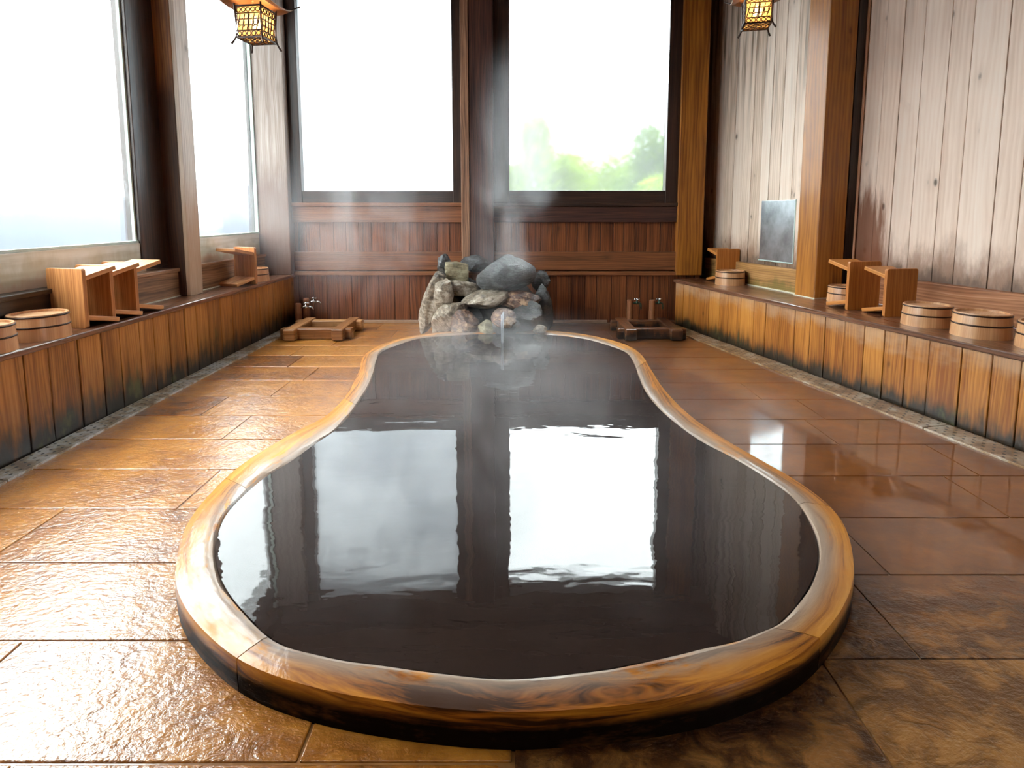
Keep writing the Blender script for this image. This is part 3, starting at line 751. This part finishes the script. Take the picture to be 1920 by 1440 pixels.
# ------------------------------------------------------------------ rocks
def rock(label, mat, loc, size, seed, rot=(0, 0, 0), cuts=9, rough=.10, box=0.0, sub=4):
    rr = random.Random(seed)
    bm = bmesh.new(); bmesh.ops.create_icosphere(bm, subdivisions=sub, radius=1.0)
    pl = []
    for i in range(cuts):
        n = Vector((rr.gauss(0, 1), rr.gauss(0, 1), rr.gauss(0, 1))).normalized(); pl.append((n, .62 + rr.random() * .3))
    if box:
        for a in ((1, 0, 0), (-1, 0, 0), (0, 1, 0), (0, -1, 0), (0, 0, 1), (0, 0, -1)):
            pl.append(((Vector(a) + Vector((rr.gauss(0, .08), rr.gauss(0, .08), rr.gauss(0, .08)))).normalized(), box))
    off = Vector((seed * 3.1, seed * 1.7, 0))
    for v in bm.verts:
        n = v.co.normalized(); d = 1.0
        for pn, pd in pl:
            k = n.dot(pn)
            if k > .05: d = min(d, pd / k)
        d *= 1 + rough * noise.fractal(n * 1.7 + off, 1.0, 2.0, 4) + rough * .35 * noise.fractal(n * 6 + off, 1.0, 2.0, 3)
        v.co = n * d
    lo = [min(v.co[i] for v in bm.verts) for i in range(3)]; hi = [max(v.co[i] for v in bm.verts) for i in range(3)]
    for v in bm.verts:
        v.co = Vector([((v.co[i] - lo[i]) / (hi[i] - lo[i]) - .5) * size[i] for i in range(3)])
    me = bpy.data.meshes.new('rock'); bm.to_mesh(me); bm.free()
    for p in me.polygons: p.use_smooth = True
    me.materials.append(mat)
    if hasattr(me, 'set_sharp_from_angle'): me.set_sharp_from_angle(angle=math.radians(38))
    o = bpy.data.objects.new('rock', me); C.objects.link(o); o.location = loc; o.rotation_euler = rot
    tag(o, label, 'rock', 'rocks of the pool spout'); return o
rock('tall pale tan slab leaning at the far left of the rock pile', R_tan, (-.725, 4.97, .285), (.17, .30, .58), 3, (0, .32, .1), 10, .08)
rock('rounded pale grey rock between the leaning slab and the square block', R_tan, (-.600, 4.86, .375), (.17, .16, .27), 5, (0, .1, 0), 8, .08)
rock('squared mossy yellowish block near the top left of the rock pile', R_yel, (-.515, 5.10, .535), (.21, .22, .20), 8, (0, -.03, .1), 3, .05, .70)
rock('narrow upright grey stone behind the squared mossy block', R_grey, (-.630, 5.22, .58), (.15, .18, .23), 12, (0, .15, 0))
rock('dark grey rock at the back of the pile, just left of the big boulder', R_grey, (-.364, 5.34, .60), (.30, .18, .16), 15, (0, 0, 0))
rock('small grey stone wedged under the squared mossy block', R_tan, (-.455, 5.00, .405), (.28, .22, .15), 18, (0, .1, 0))
rock('large pale rock lying slanted at the lower left of the pile', R_tan, (-.565, 4.80, .185), (.22, .26, .42), 21, (0, .75, .1), 8, .08)
rock('brown hollow rock at the bottom of the pile above the curb', R_rust, (-.415, 4.68, .15), (.24, .20, .24), 27, (0, .2, 0), 7, .14)
rock('flat pale slab in the middle of the pile below the boulder', R_tan, (-.245, 4.86, .33), (.42, .34, .15), 30, (.12, -.12, 0), 7, .08)
rock('wet rust-brown slab right of the flat pale slab', R_rust, (.045, 4.88, .32), (.38, .30, .17), 33, (.1, .12, 0))
rock('big smooth dark grey boulder crowning the rock pile', R_grey, (-.078, 4.98, .535), (.53, .40, .35), 42, (0, -.06, .2), 6, .07)
rock('small wet rock behind the right side of the big boulder', R_grey, (.235, 5.16, .45), (.18, .20, .20), 39, (0, 0, 0))
rock('small yellowish rock at the bottom centre of the pile', R_yel, (-.225, 4.62, .135), (.15, .14, .13), 44, (0, .3, 0))
rock('rusty spout rock that the hot water runs over', R_rust, (-.085, 4.42, .25), (.20, .36, .13), 47, (.12, 0, .1), 5, .08)
rock('black wet rock at the lower right of the pile', R_blk, (.105, 4.78, .18), (.34, .34, .31), 51, (0, .1, .2), 8, .09)
rock('tiny pale streaked stone at the foot of the pile on the right', R_tan, (.205, 4.56, .135), (.12, .10, .07), 54, (0, 0, 0))
rock('dark rock core hidden behind the stones below the boulder', R_blk, (-.10, 5.18, .235), (.62, .50, .50), 57, (0, 0, 0), 8, .06)
rock('dark rock filling the back of the pile behind the pale stones', R_blk, (-.44, 5.22, .25), (.46, .44, .50), 60, (0, 0, 0), 8, .06)
rock('tall black rock at the right end of the pile', R_blk, (.235, 5.05, .22), (.22, .30, .44), 63, (0, -.08, .1), 8, .07)
rock('wet stone under the spout rock at the pool edge', R_blk, (-.07, 4.62, .15), (.24, .26, .16), 66, (0, 0, 0), 8, .07)

# falling water
b = MB()
pts = [(-.085, 4.33, .318), (-.087, 4.262, .312), (-.088, 4.235, .27), (-.088, 4.225, .20), (-.088, 4.22, .095)]
b.tube(pts, [.005, .0065, .0042, .0036, .0034], 8)
b.tube([(-.10, 4.262, .305), (-.101, 4.24, .24), (-.100, 4.232, .095)], [.004, .003, .0022], 6)
m = M('falling_water'); g = m.n('ShaderNodeBsdfPrincipled'); g.inputs['Base Color'].default_value = (.9, .93, 1, 1); g.inputs['Roughness'].default_value = .05
g.inputs['Transmission Weight'].default_value = .55; g.inputs['IOR'].default_value = 1.33
o = b.build('water_trickle', m.done(g), smooth=True); tag(o, 'thin bright trickle of water falling from the rusty spout rock into the pool', 'water')

# ------------------------------------------------------------------ wash wells
def well(loc, rz, W, D, mat, label, ov=.10):
    root = empty('wash_well', loc, rz); tag(root, label, 'well')
    bw, hh = .085, .10
    for yy in (-D / 2, D / 2):
        b = MB(); b.box(-W / 2 - ov, W / 2 + ov, yy - bw / 2, yy + bw / 2, 0, hh - .008, 'x'); b.build('beam', mat, root, bevel=.008)
    for xx in (-W / 2, W / 2):
        b = MB(); b.box(xx - bw / 2 - .006, xx + bw / 2 + .006, -D / 2 - ov - .02, D / 2 + ov, .003, hh, 'y'); b.build('beam', mat, root, bevel=.010)
    b = MB(); b.box(-W / 2 + bw / 2, W / 2 - bw / 2, -D / 2 + bw / 2, D / 2 - bw / 2, .0, .012, 'x'); b.build('basin', M_pit, root)
    return root
well((-1.685, 5.005, 0), .02, .40, .36, W_well, 'square well curb of crossed light timbers on the floor in the back left corner')
well((1.165, 5.00, 0), -.01, .38, .34, W_well_d, 'square well curb of crossed dark wet timbers on the floor in the back right corner')
def tap(loc, h, mat, label, ang, spout, grp):
    root = empty('water_tap', loc, ang); tag(root, label, 'tap', grp)
    b = MB(); b.lathe([(.0, 0), (.034, 0), (.030, h * .6), (.028, h - .01), (.022, h), (0, h)], 16, rfun=lambda i: .4); b.build('log_post', W_postfaucet, root, smooth=False)
    b = MB(); z = h - .035
    b.tube([(.02, 0, z), (.06, 0, z), (.085, 0, z)], .009, 10)
    if spout: b.tube([(.085, 0, z), (.105, 0, z - .008), (.112, 0, z - .035), (.112, 0, z - .06)], [.009, .009, .008, .007], 10)
    else: b.tube([(.085, 0, z), (.12, 0, z + .002), (.135, 0, z - .012), (.135, 0, z - .025)], [.009, .008, .007, .007], 10)
    b.lathe([(0, z - .012), (.014, z - .012), (.015, z + .012), (.007, z + .016), (.006, z + .034), (0, z + .034)], 12, (.07, 0, 0))
    body = b.build('tap_body', mat, root, smooth=True)
    b = MB()
    for a in (0, H): b.tube([(.07 - .028 * math.cos(a), -.028 * math.sin(a), z + .036), (.07 + .028 * math.cos(a), .028 * math.sin(a), z + .036)], [.0065, .0065], 8)
    b.lathe([(0, z + .028), (.009, z + .028), (.009, z + .044), (0, z + .044)], 10, (.07, 0, 0))
    b.build('tap_handle', M_chrome, body, smooth=True)
tap((-2.0, 5.26, 0), .235, M_chrome, 'chrome cross-handle tap on the front log post behind the left well', .05, False, None)
tap((-1.99, 5.44, 0), .255, M_chrome, 'chrome cross-handle tap on the rear log post behind the left well', .1, False, None)
tap((1.085, 5.36, 0), .255, M_patina, 'green tarnished tap on the left of two log posts behind the right well', .2, True, None)
tap((1.295, 5.36, 0), .255, M_patina, 'tarnished tap on the right of two log posts behind the right well', .3, True, None)

# ------------------------------------------------------------------ buckets
def make_bucket(label):
    root = empty('wooden_bucket', (0, 0, 0)); tag(root, label, 'bucket', 'upturned wooden wash buckets on the ledges')
    b = MB(); rs = random.Random(3); R_ = [rs.random() for _ in range(20)]
    prof = [(.1225, .0), (.1155, .115), (.1145, .118), (.105, .118), (.104, .107)]
    b.lathe(prof, 60, rfun=lambda i: R_[i // 3]); o = b.build('staves', W_bucket, root, smooth=True); sharp(o)
    b = MB(); b.lathe([(.1045, .1075), (.0, .1075)], 60, rfun=lambda i: .62)
    # plank board: flat uv
    for k in range(len(b.uv)): b.uv[k] = [(b.v[i][0] + 3, b.v[i][1] + 3) for i in b.f[k]]
    b.build('base_board', W_bucket, root)
    for z0, r0 in ((.105, .1166), (.058, .1195)):
        b = MB(); b.lathe([(r0, z0), (r0 + .0028, z0 + .001), (r0 + .0024, z0 + .007), (r0 - .0006, z0 + .008)], 60); b.build('hoop', M_hoop, root, smooth=True)
    return root
bk = make_bucket('')
spots = [((-2.235, 2.665, .48), 1.0, .3, 'upturned bucket on the left ledge, second from the camera beside the stools'),
         ((-2.245, 2.375, .48), 1.0, 1.1, 'upturned bucket on the left ledge nearest the camera, cut by the left frame edge'),
         ((-2.245, 4.95, .48), .95, 2.0, 'upturned bucket at the far end of the left ledge behind the tipped stool'),
         ((1.910, 5.075, .435), 1.04, .7, 'upturned bucket at the far end of the right ledge in front of a stool'),
         (tuple(R(1.985, .225, .435)), 1.0, 2.9, 'upturned bucket on the right ledge just behind the two stools, left of another bucket'),
         (tuple(R(2.285, .225, .435)), 1.05, 4.0, 'upturned bucket on the right ledge, second from the right frame edge'),
         (tuple(R(2.585, .25, .435)), 1.05, 5.0, 'upturned bucket on the right ledge cut off by the right frame edge'),
         (tuple(R(1.145, .47, .435)), .95, 1.9, 'upturned bucket on the right ledge mostly hidden behind a stool by the orange post')]
for i, (p, s, rz, lb) in enumerate(spots):
    o = bk if i == 0 else copy_tree(bk)
    o.location = p; o.rotation_euler.z = rz; o.scale = (s, s, s); o['label'] = lb

# ------------------------------------------------------------------ stools (tipped on their side)
def rrect(x0, x1, z0, z1, r, n=4):
    P = []
    for cx, cz, a in ((x1 - r, z1 - r, 0), (x0 + r, z1 - r, 90), (x0 + r, z0 + r, 180), (x1 - r, z0 + r, 270)):
        for k in range(n + 1):
            t = math.radians(a + 90 * k / n); P.append((cx + r * math.cos(t), cz + r * math.sin(t)))
    return P
def make_stool(mat, label, grp, Hh=.305):
    root = empty('bath_stool', (0, 0, 0)); tag(root, label, 'stool', grp)
    b = MB(); b.poly(rrect(-.11, .11, 0, Hh, .014), 0, .022, r=.45); b.build('seat', mat, root, bevel=.002)
    for za, zb in ((.052, .014), (Hh - .052, Hh - .014)):
        b = MB(); a = math.atan2(zb - za, .18)
        mt = Matrix.Translation((0, .020, za)) @ Matrix.Rotation(a, 4, 'X')
        b.box(-.10, .10, 0, .19, -.012, .012, 'y', mat=mt, r=.75); b.build('leg', mat, root, bevel=.003)
    return root
st = make_stool(W_stool, '', 'bath stools on the left ledge')
cfgL = [((-2.272, 2.885, .48), -.20, 'tipped bath stool on the left ledge, front one of the row of three'),
        ((-2.268, 3.075, .48), -.20, 'tipped bath stool on the left ledge, middle one of the row of three'),
        ((-2.266, 3.27, .48), -.20, 'tipped bath stool on the left ledge, rear one of the row of three'),
        ((-2.215, 4.74, .48), math.radians(160), 'tipped bath stool on the left ledge past the dark post, open side to the camera')]
for i, (p, rz, lb) in enumerate(cfgL):
    o = st if i == 0 else copy_tree(st); o.location = p; o.rotation_euler.z = rz; o['label'] = lb
st = make_stool(W_stool_r, '', 'bath stools on the right ledge')
cfgR = [((2.265, 3.70, .435), .16, 1.04, 'tipped bath stool on the right ledge next to the orange post, taller of the pair'),
        ((2.345, 3.46, .435), .16, .96, 'tipped bath stool on the right ledge between another stool and the buckets'),
        ((1.935, 5.20, .435), .16, 1.0, 'tipped bath stool at the far end of the right ledge behind a bucket')]
for i, (p, rz, s, lb) in enumerate(cfgR):
    o = st if i == 0 else copy_tree(st); o.location = p; o.rotation_euler.z = rz; o.scale = (s, s, s); o['label'] = lb

# ------------------------------------------------------------------ lanterns
def lattice(w_, h_, flip=False):
    """openwork panel in x-z, centred, y = 0"""
    b = MB(); t = .0026; d = .0016
    def bar(x0, z0, x1, z1, r=t):
        b.tube([(x0, 0, z0), (x1, 0, z1)], r, 5)
    def arc(cx, cz, rad, a0, a1, r=t, n=8):
        b.tube([(cx + rad * math.cos(math.radians(a0 + (a1 - a0) * k / n)), 0, cz + rad * math.sin(math.radians(a0 + (a1 - a0) * k / n))) for k in range(n + 1)], r, 5)
    for z in (-h_ * .5, -h_ * .30, h_ * .27, h_ * .5): bar(-w_ / 2, z, w_ / 2, z, .0034)
    nx = 5; cw = w_ / nx
    for i in range(nx):
        cx = -w_ / 2 + cw * (i + .5)
        for z in (-h_ * .40, h_ * .385):
            arc(cx, z, cw * .42, 0, 360, t, 10)
    for i in range(nx + 1):
        x = -w_ / 2 + cw * i
        arc(x, 0 - .02 * h_, cw * .62, 0 if i == 0 else (90 if i == nx else 0), 90 if i == 0 else (180 if i == nx else 360), t, 12)
        if 0 < i < nx:
            arc(x, h_ * .14, cw * .4, 200, 340, t, 6); arc(x, -h_ * .2, cw * .5, 20, 160, t, 6)
    bar(0, -h_ * .3, 0, h_ * .27, .0034)
    for i in range(nx):
        cx = -w_ / 2 + cw * (i + .5)
        bar(cx - cw * .4, -h_ * .28, cx + cw * .3, h_ * .24); 
    return b
M_bulb = bpy.data.materials.new('glowing_bulb'); M_bulb.use_nodes = True
_t = M_bulb.node_tree; _t.nodes.clear(); _e = _t.nodes.new('ShaderNodeEmission'); _e.inputs[0].default_value = (1, .62, .25, 1); _e.inputs[1].default_value = 30
_o = _t.nodes.new('ShaderNodeOutputMaterial'); _t.links.new(_e.outputs[0], _o.inputs[0])
mp = M('lantern_paper'); _tl = mp.n('ShaderNodeBsdfTranslucent'); _tl.inputs[0].default_value = (.95, .75, .45, 1); _df = mp.n('ShaderNodeBsdfDiffuse'); _df.inputs[0].default_value = (.6, .4, .2, 1)
_tr = mp.n('ShaderNodeBsdfTransparent'); _mx = mp.n('ShaderNodeMixShader'); _mx.inputs[0].default_value = .25; mp.l(_tl.outputs[0], _mx.inputs[1]); mp.l(_df.outputs[0], _mx.inputs[2])
_m2 = mp.n('ShaderNodeMixShader'); _m2.inputs[0].default_value = .3; mp.l(_mx.outputs[0], _m2.inputs[1]); mp.l(_tr.outputs[0], _m2.inputs[2])
M_paper = mp.done(_m2)
def make_lantern(label):
    root = empty('hanging_lantern', (0, 0, 0)); tag(root, label, 'lantern', 'openwork hanging lanterns')
    a, hb = .066, .150           # half side, body height; z=0 is the bottom plate
    b = MB()
    for sx in (-1, 1):
        for sy in (-1, 1):
            b.tube([(sx * (a + .004), sy * (a + .004), hb + .012), (sx * a, sy * a, hb * .5), (sx * (a + .002), sy * (a + .002), 0)], .0048, 8)
    for z in (0, hb):
        for s_ in (-1, 1):
            b.box(-a, a, s_ * a - .003, s_ * a + .003, z - .003, z + .003, 'x'); b.box(s_ * a - .003, s_ * a + .003, -a, a, z - .003, z + .003, 'y')
    bf_ = b.build('body_frame', M_lantern, root)
    for sx in (-1, 1):
        for sy in (-1, 1):
            b = MB(); b.tube([(sx * (a + .002), sy * (a + .002), .004), (sx * (a + .008), sy * (a + .008), -.014), (sx * (a + .018), sy * (a + .018), -.034)], [.0046, .0046, .0058], 8)
            b.build('foot', M_lantern, bf_)
    base = lattice(2 * a - .006, hb - .006)
    for k in range(4):
        b = MB(); b.f, b.uv, b.r = base.f, base.uv, base.r
        mt = Matrix.Rotation(k * H, 4, 'Z') @ Matrix.Translation((0, -a, hb / 2)); b.v = [tuple(mt @ Vector(v)) for v in base.v]
        b.build('lattice_panel', M_lantern, bf_, merge=False)
    base = lattice(2 * a - .006, 2 * a - .006); b = MB(); b.f, b.uv, b.r = base.f, base.uv, base.r
    mt = Matrix.Rotation(H, 4, 'X'); b.v = [tuple(mt @ Vector(v)) for v in base.v]; b.build('bottom_lattice', M_lantern, bf_, merge=False)
    b = MB()
    q = a - .006
    for s_ in (-1, 1):
        b.box(-q, q, s_ * q - .0008, s_ * q + .0008, .004, hb - .004, 'x'); b.box(s_ * q - .0008, s_ * q + .0008, -q, q, .004, hb - .004, 'y')
    b.box(-q, q, -q, q, .003, .0045, 'x')
    b.build('paper_lining', M_paper, root)
    # flared roof: grid surface, four sided
    n = 12; V = []; Fq = []
    er = .128
    def rz_(x, y):
        m_ = max(abs(x), abs(y)); c_ = min(abs(x), abs(y)) / (m_ + 1e-6)
        t_ = m_ / er
        return hb + .012 + .075 * (1 - t_) ** 1.5 + .022 * (t_ ** 4) * (c_ ** 3)
    for i in range(n * 2 + 1):
        for j in range(n * 2 + 1):
            x = (i - n) / n * er; y = (j - n) / n * er
            V.append((x, y, rz_(x, y)))
    W_ = 2 * n + 1
    for i in range(2 * n):
        for j in range(2 * n): Fq.append((i * W_ + j, (i + 1) * W_ + j, (i + 1) * W_ + j + 1, i * W_ + j + 1))
    b = MB(); b.add(V, Fq, [[(V[k][0], V[k][1]) for k in f] for f in Fq], .5)
    o = rf_ = b.build('roof', M_lroof, root, smooth=False); sm = o.modifiers.new('t', 'SOLIDIFY'); sm.thickness = .003
    b = MB()
    for sx in (-1, 1):
        for sy in (-1, 1):
            P = []
            for k in range(9):
                t_ = .1 + k / 8 * 1.12; x = er * min(t_, 1) ; z = rz_(x, x)
                if t_ > 1: x = er * t_; z = rz_(er, er) + (t_ - 1) * .10
                P.append((sx * x, sy * x, z + .002))
            b.tube(P, .0035, 6)
    b.build('roof_ridge', M_lantern, rf_)
    b = MB(); b.lathe([(0, hb + .082), (.018, hb + .082), (.012, hb + .10), (.016, hb + .112), (0, hb + .125)], 12); b.build('finial', M_lantern, rf_)
    b = MB(); b.tube([(0, 0, hb + .115), (0, 0, hb + .75), (0, 0, 1.21)], .0035, 6); b.build('hanging_cord', M_lantern, root)
    b = MB(); b.lathe([(0, .055), (.016, .06), (.024, .08), (.018, .102), (.010, .115), (0, .118)], 16); b.build('bulb', M_bulb, root, smooth=True)
    l = bpy.data.lights.new('lantern_lamp', 'POINT'); l.energy = 2.2; l.color = (1, .62, .28); l.shadow_soft_size = .03
    lo_ = bpy.data.objects.new('lantern_lamp', l); C.objects.link(lo_); lo_.parent = root; lo_.location = (0, 0, .088)
    return root
ln = make_lantern('openwork hanging lantern with upswept roof near the left windows')
ln.location = (-1.30, 3.02, 1.925); ln.rotation_euler.z = math.radians(-8)
l2 = copy_tree(ln); l2['label'] = 'openwork hanging lantern before the bleached right boards, roof cut by the top edge'
l2.location = (1.430, 3.55, 2.158); l2.rotation_euler.z = math.radians(-14); l2.scale = (1.08, 1.08, 1.0)

# ------------------------------------------------------------------ outside
b = MB(); b.box(-60, 60, -30, 70, -.75, -.65, 'x'); o = b.build('garden_ground', M_ground); tag(o, 'hazy grey ground outside the misted windows', 'ground'); o['kind'] = 'structure'; o.name = 'floor_outside'
def tree(name, loc, blobs, mat, label, nleaf, ls, seed):
    rr = random.Random(seed); root = empty(name, loc); tag(root, label, 'shrub')
    V = []; Fq = []; rn = []
    for (bx, by, bz, rx, rz_) in blobs:
        for _ in range(nleaf):
            while True:
                p = Vector((rr.uniform(-1, 1), rr.uniform(-1, 1), rr.uniform(-1, 1)))
                if p.length < 1: break
            p = p * (.6 + .4 * rr.random()) if rr.random() < .3 else p.normalized() * (rr.random() ** .4)
            c = Vector((bx + p.x * rx, by + p.y * rx, bz + p.z * rz_))
            a = Vector((rr.gauss(0, 1), rr.gauss(0, 1), rr.gauss(0, 1) + .4)).normalized(); q = a.orthogonal().normalized(); q2 = a.cross(q)
            th = rr.random() * 6.28; u = (q * math.cos(th) + q2 * math.sin(th)); v = a.cross(u)
            s_ = ls * (.6 + rr.random() * .8); k = len(V)
            V += [tuple(c - u * s_), tuple(c + v * s_ * .4), tuple(c + u * s_), tuple(c - v * s_ * .4)]; Fq.append((k, k + 1, k + 2, k + 3)); rn.append(rr.random())
    me = bpy.data.meshes.new('foliage'); me.from_pydata(V, [], Fq); at = me.attributes.new('rnd', 'FLOAT', 'FACE'); at.data.foreach_set('value', rn); me.materials.append(mat)
    o = bpy.data.objects.new('foliage', me); C.objects.link(o); o.parent = root
    b = MB(); b.tube([(0, 0, 0), (.05, 0, 1.0), (.0, 0, blobs[0][2])], [.09, .07, .03], 8); b.build('trunk', M_bark, root)
G0 = -.65
tree('garden_shrub', (.55, 11.5, G0), [(-.15, 0, 3.1, .40, .75), (.05, 0, 2.4, .70, .9), (-.3, .2, 1.6, .75, 1.0), (.5, .1, 2.2, .6, .8), (-.6, 0, 2.1, .4, .7)], L_green, 'tall fresh green shrub seen through the left half of the right back window', 3000, .055, 1)
tree('garden_shrub', (2.1, 15.0, G0), [(0, 0, 2.75, .9, .95), (.2, 0, 1.9, 1.1, 1.1), (-.7, .3, 2.35, .9, 1.1), (.8, .1, 2.5, .8, 1.0), (-1.5, .2, 1.6, .8, 1.0)], L_green, 'low bright green shrub seen through the middle of the right back window', 3000, .055, 2)
tree('garden_shrub', (2.75, 11.0, G0), [(-.15, 0, 2.85, .50, .7), (.1, 0, 2.0, .75, .9), (.45, .2, 2.3, .55, .8), (-.5, 0, 1.7, .6, .9)], L_dark, 'deeper green shrub seen at the right edge of the right back window', 3000, .055, 3)
tree('garden_shrub', (1.95, 7.6, G0), [(0, 0, 1.75, .45, .5), (.2, .1, 1.5, .5, .6)], L_green, 'low leafy plant with pointed leaves close outside the right back window', 900, .07, 6)
tree('garden_shrub', (-2.6, 13.5, G0), [(0, 0, 2.2, .8, 1.1), (.5, .3, 1.6, .9, 1.0), (.9, 0, 2.6, .5, .8)], L_yel, 'yellow-green shrub showing faintly through the left back window, left side', 1500, .07, 4)
tree('garden_shrub', (-1.3, 16.8, G0), [(0, 0, 1.8, .8, 1.0), (.4, .3, 1.3, .9, .9)], L_yel, 'yellow-green shrub showing faintly through the left back window, right side', 1500, .07, 5)

bm = bmesh.new(); bmesh.ops.create_grid(bm, x_segments=70, y_segments=14, size=1.0)
for v in bm.verts:
    x_, y_ = v.co.x, v.co.y
    v.co = Vector((-10.5 + y_ * 2.6, 14 + x_ * 22, -.72 + (2.35 + .5 * noise.noise(Vector((x_ * 5, 0, 0)))) * max(0, 1 - y_ * y_) ** .6 + .10 * noise.noise(Vector((x_ * 24, y_ * 8, 1)))))
me = bpy.data.meshes.new('darkening_bank'); bm.to_mesh(me); bm.free(); me.materials.append(M_bank)
for p in me.polygons: p.use_smooth = True
o = bpy.data.objects.new('darkening_bank', me); C.objects.link(o); tag(o, 'bluish bank added outside to darken the lower part of the left windows', 'bank')  # added mass that darkens the lower panes of the left windows

# ------------------------------------------------------------------ steam
def steam(name, label, x0, x1, y0, y1, z0, z1, dens, plumes, sc):
    b = MB(); c = Vector(((x0 + x1) / 2, (y0 + y1) / 2, z0)); b.box(x0 - c.x, x1 - c.x, y0 - c.y, y1 - c.y, 0, z1 - z0, 'x')
    m = M(name + '_vapour'); P = m.pos(); tot = None
    wv = m.noise(m.mapping(P, sc), 1.0, 3, .6, .6)
    for (cx_, rr, am) in plumes:
        nd = m.n('ShaderNodeVectorMath'); nd.operation = 'SUBTRACT'; m.l(P, nd.inputs[0]); nd.inputs[1].default_value = cx_
        n2 = m.n('ShaderNodeVectorMath'); n2.operation = 'DIVIDE'; m.l(nd.outputs[0], n2.inputs[0]); n2.inputs[1].default_value = rr
        ln_ = m.n('ShaderNodeVectorMath'); ln_.operation = 'LENGTH'; m.l(n2.outputs[0], ln_.inputs[0])
        k = m.math('MULTIPLY', m.rng(ln_.outputs['Value'], 0, 1, 1, 0), am)
        tot = k if tot is None else m.math('ADD', tot, k)
    f = m.math('MULTIPLY', m.math('MULTIPLY', tot, m.rng(wv, .36, .66)), dens)
    vs = m.n('ShaderNodeVolumeScatter'); vs.inputs['Color'].default_value = (.97, .97, 1, 1); m.l(f, vs.inputs['Density']); vs.inputs['Anisotropy'].default_value = .3
    m.l(vs.outputs[0], m.out.inputs['Volume'])
    o = b.build(name, m.m); o.location = c; tag(o, label, 'steam', kind='stuff'); return o
steam('steam', 'thin white steam rising from the spout rocks and far end of the pool, plus added glare haze by the left post', -2.05, 1.0, 1.15, 5.35, .13, 2.7, 1.0,
      [((-.05, 4.85, .8), (.45, .5, .75), .75), ((.0, 4.9, 1.45), (.45, .45, 1.2), 1.15), ((-1.35, 4.95, .9), (1.0, .6, .9), 1.0), ((-.1, 4.0, .12), (.9, .9, .30), 1.2), ((-2.0, 4.3, 1.2), (.55, .7, .9), .35), ((0, 2.4, .12), (1.4, 2.0, .5), .42)], (2.2, 2.2, 1.3))  # plume by the left post is added, imitating window glare
